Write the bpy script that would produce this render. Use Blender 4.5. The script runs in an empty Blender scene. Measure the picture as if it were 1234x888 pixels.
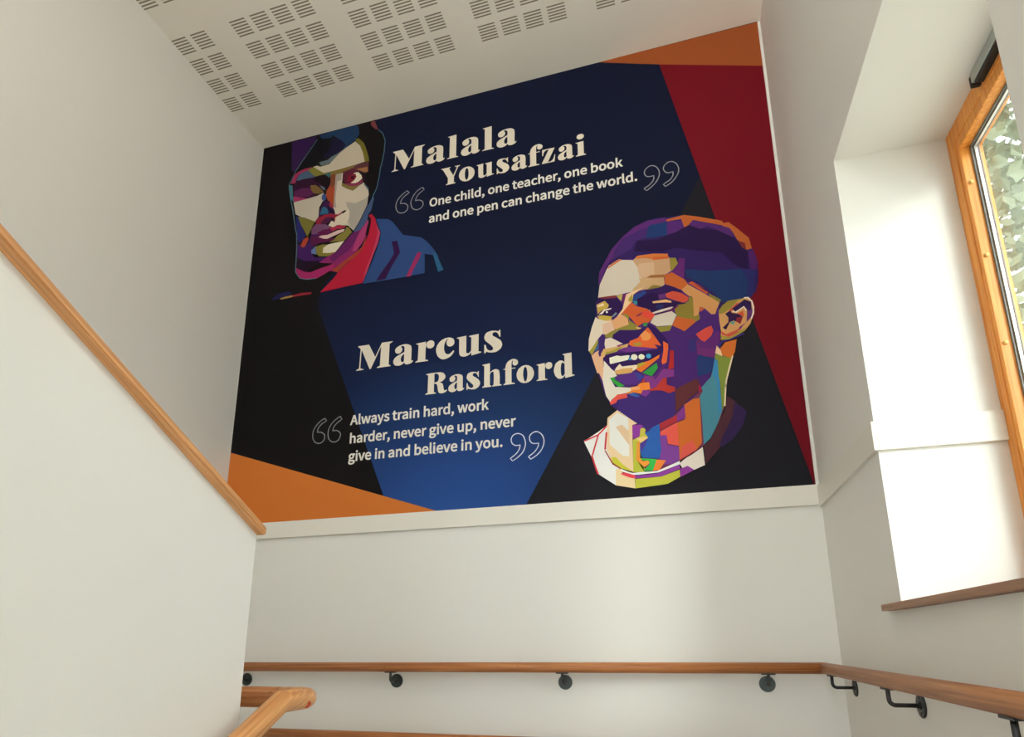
import bpy, bmesh, math, random
from mathutils import Vector, Matrix
random.seed(7)
scene = bpy.context.scene
COL = scene.collection

# ---------------------------------------------------------------- camera
cam_data = bpy.data.cameras.new('camera')
cam_data.sensor_width = 36.0
cam_data.lens = 715.907 / 1234.0 * 36.0
cam_data.shift_x = (617.0 - 626.957) / 1234.0
cam_data.shift_y = (606.175 - 444.0) / 1234.0
cam_data.clip_start = 0.02
cam = bpy.data.objects.new('camera', cam_data)
COL.objects.link(cam)
right = Vector((0.964505, 0.263951, -0.007667))
up = Vector((0.067921, -0.219923, 0.97315))
fwd = Vector((-0.255178, 0.939129, 0.230045))
m = Matrix((right, up, -fwd)).transposed().to_4x4()
m.translation = Vector((0, 0, 1.06))
cam.matrix_world = m
scene.camera = cam

# ---------------------------------------------------------------- light, exposure
SKY, SUN, FILL_LAMP_W, FILL_UP_W = 2.65, 1.15, 4.0, 23.0
world = bpy.data.worlds.new('overcast_sky')
scene.world = world
world.use_nodes = True
wn = world.node_tree
bg = wn.nodes['Background']
bg.inputs[0].default_value = (0.88, 0.95, 1.0, 1)
bg.inputs[1].default_value = SKY
sun_data = bpy.data.lights.new('hazy_sun', 'SUN')
sun_data.energy = SUN
sun_data.angle = 0.3
sun_data.color = (1.0, 0.97, 0.92)
sun = bpy.data.objects.new('hazy_sun', sun_data)
COL.objects.link(sun)
sun.rotation_euler = Vector((-0.62, 0.78, -0.42)).to_track_quat('-Z', 'Y').to_euler()
vs = scene.view_settings
vs.view_transform = 'Standard'
vs.look = 'None'
vs.exposure = 1.06
vs.gamma = 1.0
vs.use_curve_mapping = False
scene.cycles.max_bounces = 14
scene.cycles.diffuse_bounces = 10
scene.cycles.transparent_max_bounces = 12

# ---------------------------------------------------------------- dimensions (metres)
XR, XL, YB, ZCEIL = 0.632, -2.637, 2.9, 4.458
YREAR = -4.2
XPF, XPB = -0.989, -1.115          # two faces of the wall between the flights
YNOSE = 1.2                        # landing edge and end of that wall
SLOPE = 0.535
WIN = dict(y0=1.085, y1=2.055, z0=1.15, z1=2.758)
XFR = 0.985                        # room face of the window frame

# ---------------------------------------------------------------- helpers
def lin(c):
    return tuple((v / 255 / 12.92) if v / 255 <= 0.04045 else ((v / 255 + 0.055) / 1.055) ** 2.4 for v in c)

def mat(name, rgb, rough=0.6, spec=0.4, metallic=0.0):
    mt = bpy.data.materials.new(name)
    mt.use_nodes = True
    b = mt.node_tree.nodes['Principled BSDF']
    b.inputs['Base Color'].default_value = (*lin(rgb), 1)
    b.inputs['Roughness'].default_value = rough
    b.inputs['Specular IOR Level'].default_value = spec
    b.inputs['Metallic'].default_value = metallic
    return mt

def nd(mt, t, **kw):
    n = mt.node_tree.nodes.new(t)
    for k, v in kw.items():
        setattr(n, k, v)
    return n

def lk(mt, a, b):
    mt.node_tree.links.new(a, b)

def bsdf(mt):
    return mt.node_tree.nodes['Principled BSDF']

def add_bump(mt, scale, strength, dist=0.002, detail=3):
    tc = nd(mt, 'ShaderNodeTexCoord')
    nz = nd(mt, 'ShaderNodeTexNoise')
    nz.inputs['Scale'].default_value = scale
    nz.inputs['Detail'].default_value = detail
    bp = nd(mt, 'ShaderNodeBump')
    bp.inputs['Strength'].default_value = strength
    bp.inputs['Distance'].default_value = dist
    lk(mt, tc.outputs['Object'], nz.inputs['Vector'])
    lk(mt, nz.outputs['Fac'], bp.inputs['Height'])
    lk(mt, bp.outputs['Normal'], bsdf(mt).inputs['Normal'])

def wood(name, dark, light, axis=0, rough=0.45, knots=0.75, tilt=0.0):
    mt = mat(name, light, rough, 0.4)
    tc = nd(mt, 'ShaderNodeTexCoord')
    mp = nd(mt, 'ShaderNodeMapping')
    sc = [70.0, 70.0, 70.0]
    sc[axis] = 2.0
    mp.inputs['Scale'].default_value = sc
    nz = nd(mt, 'ShaderNodeTexNoise')
    nz.inputs['Scale'].default_value = 1.6
    nz.inputs['Detail'].default_value = 5
    nz.inputs['Distortion'].default_value = 0.25
    vo = nd(mt, 'ShaderNodeTexVoronoi')
    mp2 = nd(mt, 'ShaderNodeMapping')
    s2 = [5.0, 5.0, 5.0]
    s2[axis] = 1.7
    mp2.inputs['Scale'].default_value = s2
    kr = nd(mt, 'ShaderNodeValToRGB')
    kr.color_ramp.elements[0].position = 0.03
    kr.color_ramp.elements[0].color = (0.35, 0.35, 0.35, 1)
    kr.color_ramp.elements[1].position = 0.075
    kr.color_ramp.elements[1].color = (1, 1, 1, 1)
    cr = nd(mt, 'ShaderNodeValToRGB')
    cr.color_ramp.elements[0].position = 0.3
    cr.color_ramp.elements[0].color = (*lin(dark), 1)
    cr.color_ramp.elements[1].position = 0.68
    cr.color_ramp.elements[1].color = (*lin(light), 1)
    mx = nd(mt, 'ShaderNodeMixRGB', blend_type='MULTIPLY')
    mx.inputs[0].default_value = knots
    turn = nd(mt, 'ShaderNodeMapping')
    turn.inputs['Rotation'].default_value = (tilt, 0, 0)
    lk(mt, tc.outputs['Object'], turn.inputs['Vector'])
    lk(mt, turn.outputs['Vector'], mp.inputs['Vector'])
    lk(mt, turn.outputs['Vector'], mp2.inputs['Vector'])
    lk(mt, mp.outputs['Vector'], nz.inputs['Vector'])
    lk(mt, mp2.outputs['Vector'], vo.inputs['Vector'])
    lk(mt, vo.outputs['Distance'], kr.inputs['Fac'])
    lk(mt, nz.outputs['Fac'], cr.inputs['Fac'])
    lk(mt, cr.outputs['Color'], mx.inputs[1])
    lk(mt, kr.outputs['Color'], mx.inputs[2])
    lk(mt, mx.outputs['Color'], bsdf(mt).inputs['Base Color'])
    return mt

def link(name, me, mt=None, parent=None):
    o = bpy.data.objects.new(name, me)
    COL.objects.link(o)
    if mt is not None and not me.materials:
        me.materials.append(mt)
    if parent is not None:
        o.parent = parent
    return o

def obj(name, bm, mt=None, parent=None, smooth=False):
    me = bpy.data.meshes.new(name)
    bmesh.ops.recalc_face_normals(bm, faces=bm.faces)
    bm.to_mesh(me)
    bm.free()
    if smooth:
        for p in me.polygons:
            p.use_smooth = True
    return link(name, me, mt, parent)

def structure(o):
    o['kind'] = 'structure'
    return o

def tag(o, label, cat, group=None):
    o['label'] = label
    o['category'] = cat
    if group:
        o['group'] = group
    return o

def thing(name, label, cat, loc=(0, 0, 0), group=None):
    o = bpy.data.objects.new(name, None)
    COL.objects.link(o)
    o.location = loc
    o.empty_display_size = 0.1
    return tag(o, label, cat, group)

def box(bm, x0, x1, y0, y1, z0, z1, bev=0.0):
    vs_ = [bm.verts.new((x, y, z)) for z in (z0, z1) for y in (y0, y1) for x in (x0, x1)]
    fs = [(0, 2, 3, 1), (4, 5, 7, 6), (0, 1, 5, 4), (2, 6, 7, 3), (0, 4, 6, 2), (1, 3, 7, 5)]
    faces = [bm.faces.new([vs_[i] for i in f]) for f in fs]
    if bev:
        es = set(e for f in faces for e in f.edges)
        bmesh.ops.bevel(bm, geom=list(es), offset=bev, segments=2, affect='EDGES', profile=0.6)

def prism(bm, pts, axis, a, b):
    """closed 2-D outline extruded along an axis from a to b"""
    def P(q, w):
        return {0: (w, q[0], q[1]), 1: (q[0], w, q[1]), 2: (q[0], q[1], w)}[axis]
    A = [bm.verts.new(P(q, a)) for q in pts]
    B = [bm.verts.new(P(q, b)) for q in pts]
    n = len(pts)
    bm.faces.new(A)
    bm.faces.new(B[::-1])
    for i in range(n):
        bm.faces.new((A[i], A[(i + 1) % n], B[(i + 1) % n], B[i]))

def sweep(bm, path, r, n=20, squash=1.0, cap_round=False):
    """round bar along a polyline with mitred joints"""
    P = [Vector(p) for p in path]
    dirs = [(P[i + 1] - P[i]).normalized() for i in range(len(P) - 1)]
    rings = []
    t = dirs[0]
    ref = Vector((0, 0, 1)) if abs(t.z) < 0.9 else Vector((0, 1, 0))
    sx = t.cross(ref).normalized()
    sy = sx.cross(t).normalized()
    for i, p in enumerate(P):
        if i == 0:
            pl, d = dirs[0], dirs[0]
        elif i == len(P) - 1:
            pl, d = dirs[-1], dirs[-1]
        else:
            d = dirs[i - 1]
            pl = (dirs[i - 1] + dirs[i]).normalized()
        ring = []
        for k in range(n):
            a = 2 * math.pi * k / n
            q = p + (sx * math.cos(a) + sy * math.sin(a) * squash) * r
            q = q + d * ((p - q).dot(pl) / d.dot(pl))
            ring.append(bm.verts.new(q))
        rings.append(ring)
        if 0 < i < len(P) - 1:
            nd_ = dirs[i]
            rot = dirs[i - 1].rotation_difference(nd_)
            sx = rot @ sx
            sy = rot @ sy
    for a, b in zip(rings, rings[1:]):
        for k in range(n):
            bm.faces.new((a[k], a[(k + 1) % n], b[(k + 1) % n], b[k]))
    for ring, d, s in ((rings[0], -dirs[0], 1), (rings[-1], dirs[-1], -1)):
        bm.faces.new(ring)

def disc(bm, c, axis, r, h, n=28, bev=0.0):
    """short cylinder centred at c along axis"""
    ax = Vector(axis).normalized()
    rot = Vector((0, 0, 1)).rotation_difference(ax).to_matrix().to_4x4()
    mtx = Matrix.Translation(Vector(c)) @ rot
    res = bmesh.ops.create_cone(bm, cap_ends=True, segments=n, radius1=r, radius2=r, depth=h, matrix=mtx)
    if bev:
        es = [e for e in set(e for v in res['verts'] for e in v.link_edges) if len(e.link_faces) == 2 and e.calc_face_angle(0) > 0.8]
        bmesh.ops.bevel(bm, geom=es, offset=bev, segments=2, affect='EDGES')

# ---------------------------------------------------------------- materials
WALL = mat('white_wall_paint', (229, 228, 224), 0.62, 0.35)
add_bump(WALL, 160.0, 0.12, 0.0015)
TRIM = mat('white_satin_trim', (228, 225, 217), 0.45, 0.4)
FLOOR = mat('speckled_grey_vinyl', (186, 183, 178), 0.5, 0.4)
tcf = nd(FLOOR, 'ShaderNodeTexCoord')
nzf = nd(FLOOR, 'ShaderNodeTexNoise')
nzf.inputs['Scale'].default_value = 220
rmp = nd(FLOOR, 'ShaderNodeValToRGB')
rmp.color_ramp.elements[0].color = (*lin((172, 169, 164)), 1)
rmp.color_ramp.elements[1].color = (*lin((204, 201, 195)), 1)
lk(FLOOR, tcf.outputs['Object'], nzf.inputs['Vector'])
lk(FLOOR, nzf.outputs['Fac'], rmp.inputs['Fac'])
lk(FLOOR, rmp.outputs['Color'], bsdf(FLOOR).inputs['Base Color'])
OAK_X = wood('oak_handrail', (150, 88, 48), (196, 130, 78), 0)
OAK_Y = wood('oak_handrail_along_wall', (150, 92, 56), (190, 132, 84), 1)
OAK_P = wood('pale_oak_handrail', (186, 122, 72), (228, 170, 112), 1, 0.4, 0.0, -0.499)
OAK_C = wood('oak_capping', (180, 122, 74), (222, 164, 110), 1, 0.45, 0.2, 0.491)
OAK_S = wood('brown_sill_wood', (138, 98, 72), (170, 126, 96), 1)
FRAME = wood('orange_varnished_pine', (214, 126, 46), (244, 170, 82), 2, 0.4)
CAPS = mat('pale_wooden_plug', (238, 190, 116), 0.45)
STEEL = mat('dull_grey_steel', (74, 80, 80), 0.42, 0.5, 0.75)
DARKSTEEL = mat('dark_grey_steel', (70, 70, 72), 0.45, 0.5, 0.7)
ALU = mat('grey_aluminium', (176, 182, 178), 0.4, 0.5, 0.5)
BLACK = mat('black_plastic', (22, 21, 24), 0.5, 0.4)
GASKET = mat('grey_glazing_gasket', (120, 124, 124), 0.5, 0.4)
SPACER = mat('silver_spacer_bar', (200, 204, 205), 0.3, 0.5, 0.6)
REDWOOD = mat('reddish_knot', (196, 84, 52), 0.5)

GLASS = bpy.data.materials.new('window_glass')
GLASS.use_nodes = True
gn = GLASS.node_tree
for n in list(gn.nodes):
    if n.type != 'OUTPUT_MATERIAL':
        gn.nodes.remove(n)
gout = [n for n in gn.nodes if n.type == 'OUTPUT_MATERIAL'][0]
gt = gn.nodes.new('ShaderNodeBsdfTransparent')
gt.inputs[0].default_value = (0.95, 0.97, 0.96, 1)
gg = gn.nodes.new('ShaderNodeBsdfGlossy')
gg.inputs['Roughness'].default_value = 0.01
gl = gn.nodes.new('ShaderNodeLayerWeight')
gl.inputs[0].default_value = 0.5
gp = gn.nodes.new('ShaderNodeMath'); gp.operation = 'POWER'; gp.inputs[1].default_value = 5.0
gf = gn.nodes.new('ShaderNodeMath'); gf.operation = 'MULTIPLY_ADD'
gf.inputs[1].default_value = 0.96; gf.inputs[2].default_value = 0.04
gn.links.new(gl.outputs['Facing'], gp.inputs[0])
gn.links.new(gp.outputs[0], gf.inputs[0])
gm = gn.nodes.new('ShaderNodeMixShader')
gn.links.new(gf.outputs[0], gm.inputs[0])
gn.links.new(gt.outputs[0], gm.inputs[1])
gn.links.new(gg.outputs[0], gm.inputs[2])
gn.links.new(gm.outputs[0], gout.inputs[0])

# ceiling board: rows of short slots cut in square groups, four by four to a block
CEIL = mat('perforated_ceiling_board', (236, 232, 222), 0.7, 0.3)
def M(op, a, b=None, c=None):
    n = nd(CEIL, 'ShaderNodeMath', operation=op)
    for i, v in enumerate((a, b, c)):
        if v is None:
            continue
        if isinstance(v, (int, float)):
            n.inputs[i].default_value = v
        else:
            lk(CEIL, v, n.inputs[i])
    return n.outputs[0]
tcc = nd(CEIL, 'ShaderNodeTexCoord')
sep = nd(CEIL, 'ShaderNodeSeparateXYZ')
lk(CEIL, tcc.outputs['Object'], sep.inputs[0])
PIT = 0.13315
def cell(coord, start, fill):
    s = M('SUBTRACT', coord, start)
    blk = M('FRACT', M('DIVIDE', s, PIT * 5))
    sq = M('FRACT', M('DIVIDE', s, PIT))
    ins = M('MULTIPLY', M('LESS_THAN', blk, 0.8), M('LESS_THAN', sq, fill))
    return ins, sq
inx, sqx = cell(sep.outputs[0], -2.191 - 0.0495, 0.745)
iny, sqy = cell(sep.outputs[1], 2.150 - 0.049, 0.735)
slot = M('LESS_THAN', M('FRACT', M('MULTIPLY', sqy, 6.0 / 0.735)), 0.46)
lim = M('MULTIPLY', M('LESS_THAN', sep.outputs[1], 2.62), M('LESS_THAN', sep.outputs[0], 0.32))
mask = M('MULTIPLY', M('MULTIPLY', inx, iny), M('MULTIPLY', slot, lim))
mixc = nd(CEIL, 'ShaderNodeMixRGB')
mixc.inputs[1].default_value = (*lin((236, 232, 222)), 1)
mixc.inputs[2].default_value = (*lin((136, 130, 112)), 1)
lk(CEIL, mask, mixc.inputs[0])
lk(CEIL, mixc.outputs[0], bsdf(CEIL).inputs['Base Color'])
bpc = nd(CEIL, 'ShaderNodeBump')
bpc.inputs['Strength'].default_value = 0.4
bpc.inputs['Distance'].default_value = 0.004
bpc.invert = True
lk(CEIL, mask, bpc.inputs['Height'])
lk(CEIL, bpc.outputs[0], bsdf(CEIL).inputs['Normal'])

# ---------------------------------------------------------------- room shell
bm = bmesh.new(); box(bm, XL - 0.3, XR + 0.45, YB, YB + 0.3, -2.4, ZCEIL + 0.2)
structure(obj('wall_back', bm, WALL))
bm = bmesh.new(); box(bm, XL - 0.3, XL, YREAR - 0.3, YB, -2.4, ZCEIL + 0.2)
structure(obj('wall_left', bm, WALL))
bm = bmesh.new(); box(bm, XL, XR, YREAR, YB, ZCEIL, ZCEIL + 0.15)
structure(obj('ceiling', bm, CEIL))

def wall_with_holes(bm, fix0, fix1, ys, zs, holes, axis):
    """grid of blocks that leaves the given (i, j) cells open"""
    cache = {}
    def V(f, a, b):
        k = (f, a, b)
        if k not in cache:
            cache[k] = bm.verts.new((f, a, b) if axis == 0 else (a, f, b))
        return cache[k]
    ny, nz_ = len(ys) - 1, len(zs) - 1
    solid = lambda i, j: 0 <= i < ny and 0 <= j < nz_ and (i, j) not in holes
    for i in range(ny):
        for j in range(nz_):
            if not solid(i, j):
                continue
            a0, a1, b0, b1 = ys[i], ys[i + 1], zs[j], zs[j + 1]
            for f in (fix0, fix1):
                bm.faces.new((V(f, a0, b0), V(f, a1, b0), V(f, a1, b1), V(f, a0, b1)))
            for di, dj, q in ((-1, 0, ((a0, b0), (a0, b1))), (1, 0, ((a1, b0), (a1, b1))), (0, -1, ((a0, b0), (a1, b0))), (0, 1, ((a0, b1), (a1, b1)))):
                if not solid(i + di, j + dj):
                    bm.faces.new((V(fix0, *q[0]), V(fix0, *q[1]), V(fix1, *q[1]), V(fix1, *q[0])))

bm = bmesh.new()
wall_with_holes(bm, XR, XR + 0.45, [YREAR - 0.3, -1.5, 0.0, WIN['y0'], WIN['y1'], YB], [-2.4, -0.55, 0.95, WIN['z0'], WIN['z1'], ZCEIL + 0.2], {(3, 3), (1, 1)}, 0)
structure(obj('wall_right', bm, WALL))
bm = bmesh.new()
wall_with_holes(bm, YREAR - 0.3, YREAR, [XL, -2.45, 0.45, XR], [-2.4, -0.4, 4.3, ZCEIL + 0.2], {(1, 1)}, 1)
structure(obj('wall_rear', bm, WALL))

# landing, two flights
bm = bmesh.new(); box(bm, XL, XR, YNOSE, YB, -0.25, 0.0)
structure(obj('floor', bm, FLOOR))
def flight(name, x0, x1, sgn):
    bm = bmesh.new()
    top = [(YNOSE, 0.0)]
    for k in range(12):
        y = YNOSE - 0.3 * k
        if sgn < 0:
            top += [(y, -0.1605 * (k + 1)), (y - 0.3, -0.1605 * (k + 1))]
        else:
            top += [(y, 0.1605 * (k + 1)), (y - 0.3, 0.1605 * (k + 1))]
    end = top[-1]
    top = top + [(YREAR, end[1]), (YREAR, -2.4 if sgn < 0 else end[1] - 0.3)]
    top += [(YNOSE, -2.4)] if sgn < 0 else [(end[0] + 0.1, end[1] - 0.3), (YNOSE, -0.25)]
    prism(bm, top, 0, x0, x1)
    return structure(obj(name, bm, FLOOR))
flight('floor_lower_flight', XPF, XR, -1)
flight('floor_upper_flight', XL, XPB, 1)

# the low wall between the flights, its sloping top and its timber capping
def zcap(y):
    return 1.342 + SLOPE * (YNOSE - y)
bm = bmesh.new()
prism(bm, [(YNOSE, -2.4), (YNOSE, zcap(YNOSE) - 0.0195), (-2.4, zcap(-2.4) - 0.0195), (YREAR, zcap(-2.4) - 0.0195), (YREAR, -2.4)], 0, XPB, XPF)
structure(obj('wall_middle', bm, WALL))
bm = bmesh.new()
prism(bm, [(YNOSE + 0.006, zcap(YNOSE + 0.006) - 0.0195), (YNOSE + 0.006, zcap(YNOSE + 0.006)), (-2.4, zcap(-2.4)), (-2.4, zcap(-2.4) - 0.0195)], 0, XPB - 0.024, XPF + 0.024)
bmesh.ops.bevel(bm, geom=list(bm.edges), offset=0.003, segments=2, affect='EDGES')
tag(obj('timber_capping', bm, OAK_C), 'pale oak capping board running up the sloping top of the low white stair wall', 'capping board')

# flat band round the room at landing height
ZT0, ZT1 = 1.661, 1.7565
bm = bmesh.new(); box(bm, XL, XR, YB - 0.018, YB, ZT0, ZT1, 0.002)
structure(obj('trim_1', bm, TRIM))
bm = bmesh.new()
box(bm, XR - 0.014, XR, WIN['y1'] - 0.014, YB - 0.018, ZT0 - 0.01, ZT1 - 0.008, 0.002)
box(bm, XR, XFR, WIN['y1'] - 0.014, WIN['y1'], ZT0 - 0.01, ZT1 - 0.008, 0.002)
structure(obj('trim_2', bm, TRIM))

# ---------------------------------------------------------------- window
win = bpy.data.objects.new('window_1', None)
COL.objects.link(win)
win.location = (XFR, (WIN['y0'] + WIN['y1']) / 2, WIN['z0'])
structure(win)
def wpart(name, bm, mt, parent=None, smooth=False):
    o = obj(name, bm, mt, None, smooth)
    p = parent or win
    o.parent = p
    o.matrix_parent_inverse = p.matrix_world.inverted() if parent else Matrix.Translation(-win.location)
    return o
def ring_frame(bm, x0, x1, y0, y1, z0, z1, w, bev=0.003, wb=None):
    wb = wb or w
    box(bm, x0, x1, y0, y0 + w, z0, z1, bev)
    box(bm, x0, x1, y1 - w, y1, z0, z1, bev)
    box(bm, x0, x1, y0 + w, y1 - w, z1 - w - 0.018, z1, bev)
    box(bm, x0, x1, y0 + w, y1 - w, z0, z0 + wb, bev)
y0, y1, z0, z1 = WIN['y0'], WIN['y1'], WIN['z0'] + 0.022, WIN['z1']
bm = bmesh.new()
ring_frame(bm, XFR, XFR + 0.075, y0, y1, z0, z1, 0.045)
wpart('window_frame', bm, FRAME)
bm = bmesh.new()
ring_frame(bm, XFR + 0.003, XFR + 0.070, y0 + 0.045, y1 - 0.045, z0 + 0.045, z1 - 0.063, 0.0185, 0.002)
sash = wpart('sash', bm, FRAME)
def zone(d):
    return y0 + 0.0635 - d, y1 - 0.0635 + d, z0 + 0.0635 - d, z1 - 0.0995 + d
a0, a1, b0, b1 = zone(0.0)
bm = bmesh.new()
ring_frame(bm, XFR + 0.033, XFR + 0.037, a0, a1, b0, b1 + 0.018, 0.007, 0.0008)
ring_frame(bm, XFR + 0.054, XFR + 0.058, a0, a1, b0, b1 + 0.018, 0.007, 0.0008)
wpart('gasket', bm, GASKET)
bm = bmesh.new()
ring_frame(bm, XFR + 0.041, XFR + 0.050, a0, a1, b0, b1 + 0.018, 0.010, 0.0008)
wpart('spacer_bar', bm, SPACER)
for gx in (0.0375, 0.0505):
    bm = bmesh.new()
    box(bm, XFR + gx, XFR + gx + 0.003, a0 - 0.004, a1 + 0.004, b0 - 0.004, b1 + 0.004)
    wpart('glass_pane', bm, GLASS)
for zz in (2.523, 2.25, 1.945, 1.60):
    bm = bmesh.new()
    disc(bm, (XFR + 0.016, y1 - 0.0655, zz), (0, 1, 0), 0.0075, 0.006, 18, 0.0015)
    wpart('screw_cap', bm, CAPS, None, True)
bm = bmesh.new()
box(bm, XR - 0.030, XFR + 0.03, y0, y1, WIN['z0'] + 0.001, WIN['z0'] + 0.021, 0.002)
box(bm, XR - 0.030, XR, y0 - 0.09, y0 + 0.002, WIN['z0'] + 0.001, WIN['z0'] + 0.021, 0.002)
box(bm, XR - 0.030, XR, y1 - 0.002, y1 + 0.095, WIN['z0'] + 0.001, WIN['z0'] + 0.021, 0.002)
wpart('sill_board', bm, OAK_S)

# windows out of view, added to let more daylight into the stairwell
def added_window(name, axis, f, a0, a1, b0, b1):
    w = bpy.data.objects.new(name, None)
    COL.objects.link(w)
    structure(w)
    bm = bmesh.new()
    def bx(p0, p1, q0, q1, d0, d1):
        if axis == 0:
            box(bm, f + d0, f + d1, p0, p1, q0, q1, 0.002)
        else:
            box(bm, p0, p1, f + d0, f + d1, q0, q1, 0.002)
    t = 0.065
    bx(a0, a0 + t, b0, b1, 0, 0.07); bx(a1 - t, a1, b0, b1, 0, 0.07)
    bx(a0 + t, a1 - t, b0, b0 + t, 0, 0.07); bx(a0 + t, a1 - t, b1 - t, b1, 0, 0.07)
    obj('window_frame', bm, FRAME, w)
    bm = bmesh.new()
    if axis == 0:
        box(bm, f + 0.035, f + 0.039, a0 + t, a1 - t, b0 + t, b1 - t)
    else:
        box(bm, a0 + t, a1 - t, f + 0.035, f + 0.039, b0 + t, b1 - t)
    obj('glass_pane', bm, GLASS, w)
added_window('added_window_side', 0, XFR, -1.5, 0.0, -0.55, 0.95)  # unseen side window, added to brighten the lower walls
added_window('added_window_rear', 1, YREAR - 0.2, -2.45, 0.45, -0.4, 4.3)  # unseen rear glazing, added for daylight from behind

# opener box on the head of the window
op = thing('window_opener', 'slim grey metal opener box with black underside at the window head', 'window opener', (0.962, 1.55, 2.70))
def opart(name, bm, mt):
    o = obj(name, bm, mt)
    o.parent = op
    o.matrix_parent_inverse = Matrix.Translation(-op.location)
    return o
bm = bmesh.new(); box(bm, 0.958, 0.9845, 1.30, 1.795, 2.721, 2.757, 0.003); opart('casing', bm, ALU)
bm = bmesh.new(); box(bm, 0.961, 0.9845, 1.305, 1.785, 2.709, 2.721, 0.002); opart('chain_track', bm, BLACK)
bm = bmesh.new(); box(bm, 0.959, 0.9845, 1.795, 1.808, 2.714, 2.752, 0.003); opart('end_cap', bm, BLACK)

# ---------------------------------------------------------------- handrails
RR = 0.0235
def bracket(parent, rail_pt, wall_pt, wall_n, along, mt, r_ros=0.034):
    """rosette on the wall, bent arm, saddle under the rail"""
    w = Vector(wall_pt); n = Vector(wall_n); rp = Vector(rail_pt)
    elbow = Vector((rp.x if abs(n.x) > 0.5 else w.x, rp.y if abs(n.y) > 0.5 else w.y, w.z))
    bm = bmesh.new()
    rr = 0.016
    pts = [w + n * 0.003]
    for k in range(6):
        a = math.pi / 2 * k / 5
        pts.append(elbow - n * rr * (1 - math.sin(a)) + Vector((0, 0, 1)) * rr * (1 - math.cos(a)))
    pts.append(Vector((elbow.x, elbow.y, rp.z - RR - 0.003)))
    sweep(bm, pts, 0.0062, 12)
    arm = obj('bracket', bm, mt, None, True)
    attach(arm, parent)
    bm = bmesh.new(); disc(bm, w + n * 0.003, n, r_ros, 0.006, 32, 0.0015)
    disc(bm, w + n * 0.0075, n, 0.011, 0.005, 20, 0.001)
    for sz in (-1, 1):
        disc(bm, w + n * 0.0068 + Vector((0, 0, sz * 0.022)), n, 0.0045, 0.003, 12)
    attach(obj('rosette', bm, mt, None), arm)
    bm = bmesh.new()
    al = Vector(along)
    c = Vector((elbow.x, elbow.y, rp.z - RR - 0.001))
    ex = Vector((abs(al.x) * 0.028 + abs(al.y) * 0.012, abs(al.y) * 0.028 + abs(al.x) * 0.012, 0.003))
    box(bm, c.x - ex.x, c.x + ex.x, c.y - ex.y, c.y + ex.y, c.z - ex.z, c.z + ex.z, 0.001)
    attach(obj('saddle_plate', bm, DARKSTEEL, None), arm)
def attach(o, p):
    o.parent = p
    if p.type == 'EMPTY':
        o.matrix_parent_inverse = Matrix.Translation(-wpos(p))
def wpos(p):
    v = Vector((0, 0, 0))
    q = p
    while q is not None:
        if q.type == 'EMPTY':
            v += q.location
        q = q.parent
    return v

YRAIL, XRAIL = 2.826, 0.549
def wall_rail(zc, label, bx_, by_):
    t = thing('handrail', label, 'handrail', (-1.0, YRAIL, zc))
    bm = bmesh.new()
    sweep(bm, [(XL + 0.05, YRAIL, zc), (XRAIL, YRAIL, zc), (XRAIL, 2.75, zc)][:2] + [(XRAIL + 0.0, YRAIL, zc)][:0], RR, 24)
    attach(obj('rail', bm, OAK_X, None, True), t)
    # the leg on the window wall, mitred at the corner
    bm = bmesh.new()
    sweep(bm, [(XRAIL, YRAIL + 0.001, zc), (XRAIL, 1.12, zc), (XRAIL, -2.2, zc - SLOPE * 3.32)], RR, 24)
    attach(obj('rail', bm, OAK_Y, None, True), t)
    for x in bx_:
        bracket(t, (x - 0.006, YRAIL, zc), (x, YB, zc - 0.070), (0, -1, 0), (1, 0, 0), STEEL)
    for y in by_:
        bracket(t, (XRAIL, y, zc if y > 1.12 else zc - SLOPE * (1.12 - y)), (XR, y, (zc if y > 1.12 else zc - SLOPE * (1.12 - y)) - 0.070), (-1, 0, 0), (0, 1, 0), DARKSTEEL)
    return t
wall_rail(0.9495, 'upper oak handrail on grey steel brackets along the white wall under the mural', (-2.36, -1.452, -0.572, 0.325), (2.72, 2.012, 1.305, 0.4, -0.6))
wall_rail(0.6175, 'lower oak handrail whose top edge just shows under the upper wall rail', (-2.36, -1.452, -0.572, 0.325), (2.72, 2.012, 1.305, 0.4, -0.6))

# rail on the low wall: climbs the lower flight, kinks level, returns round the end of the wall
t = thing('handrail', 'pale oak stair handrail that bends level and returns round the low white wall end', 'handrail', (XPF + 0.066, 1.3, 0.932))
ZP, XQ, XQ2, YE = 0.932, XPF + 0.066, XPB - 0.066, 1.364
RP = 0.0255
bm = bmesh.new()
sweep(bm, [(XQ, -2.2, ZP - 0.545 * 3.455), (XQ, 1.255, ZP), (XQ, YE - 0.02, ZP), (XQ - 0.006, YE - 0.006, ZP), (XQ - 0.02, YE, ZP), (XQ - 0.08, YE, ZP)], RP, 28)
attach(obj('rail', bm, OAK_P, None, True), t)
bm = bmesh.new()
pn = Vector((math.cos(-0.55), -0.25, math.sin(-0.55))).normalized()
disc(bm, Vector((XQ, YE - 0.034, ZP)) + Vector((math.cos(-0.55), 0, math.sin(-0.55))) * (RP - 0.0015), pn, 0.0095, 0.004, 20, 0.001)
plug = obj('wood_plug', bm, REDWOOD)
plug['label'] = 'reddish round plug in the end of the rail'
attach(plug, t)
bm = bmesh.new()
sweep(bm, [(XQ - 0.08, YE, ZP), (XQ2 + 0.02, YE, ZP), (XQ2 + 0.006, YE - 0.006, ZP), (XQ2, YE - 0.02, ZP), (XQ2, 1.2, ZP), (XQ2, -2.2, ZP + 0.535 * 3.4)], RP, 28)
attach(obj('return_rail', bm, OAK_X, None, True), t)
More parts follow.
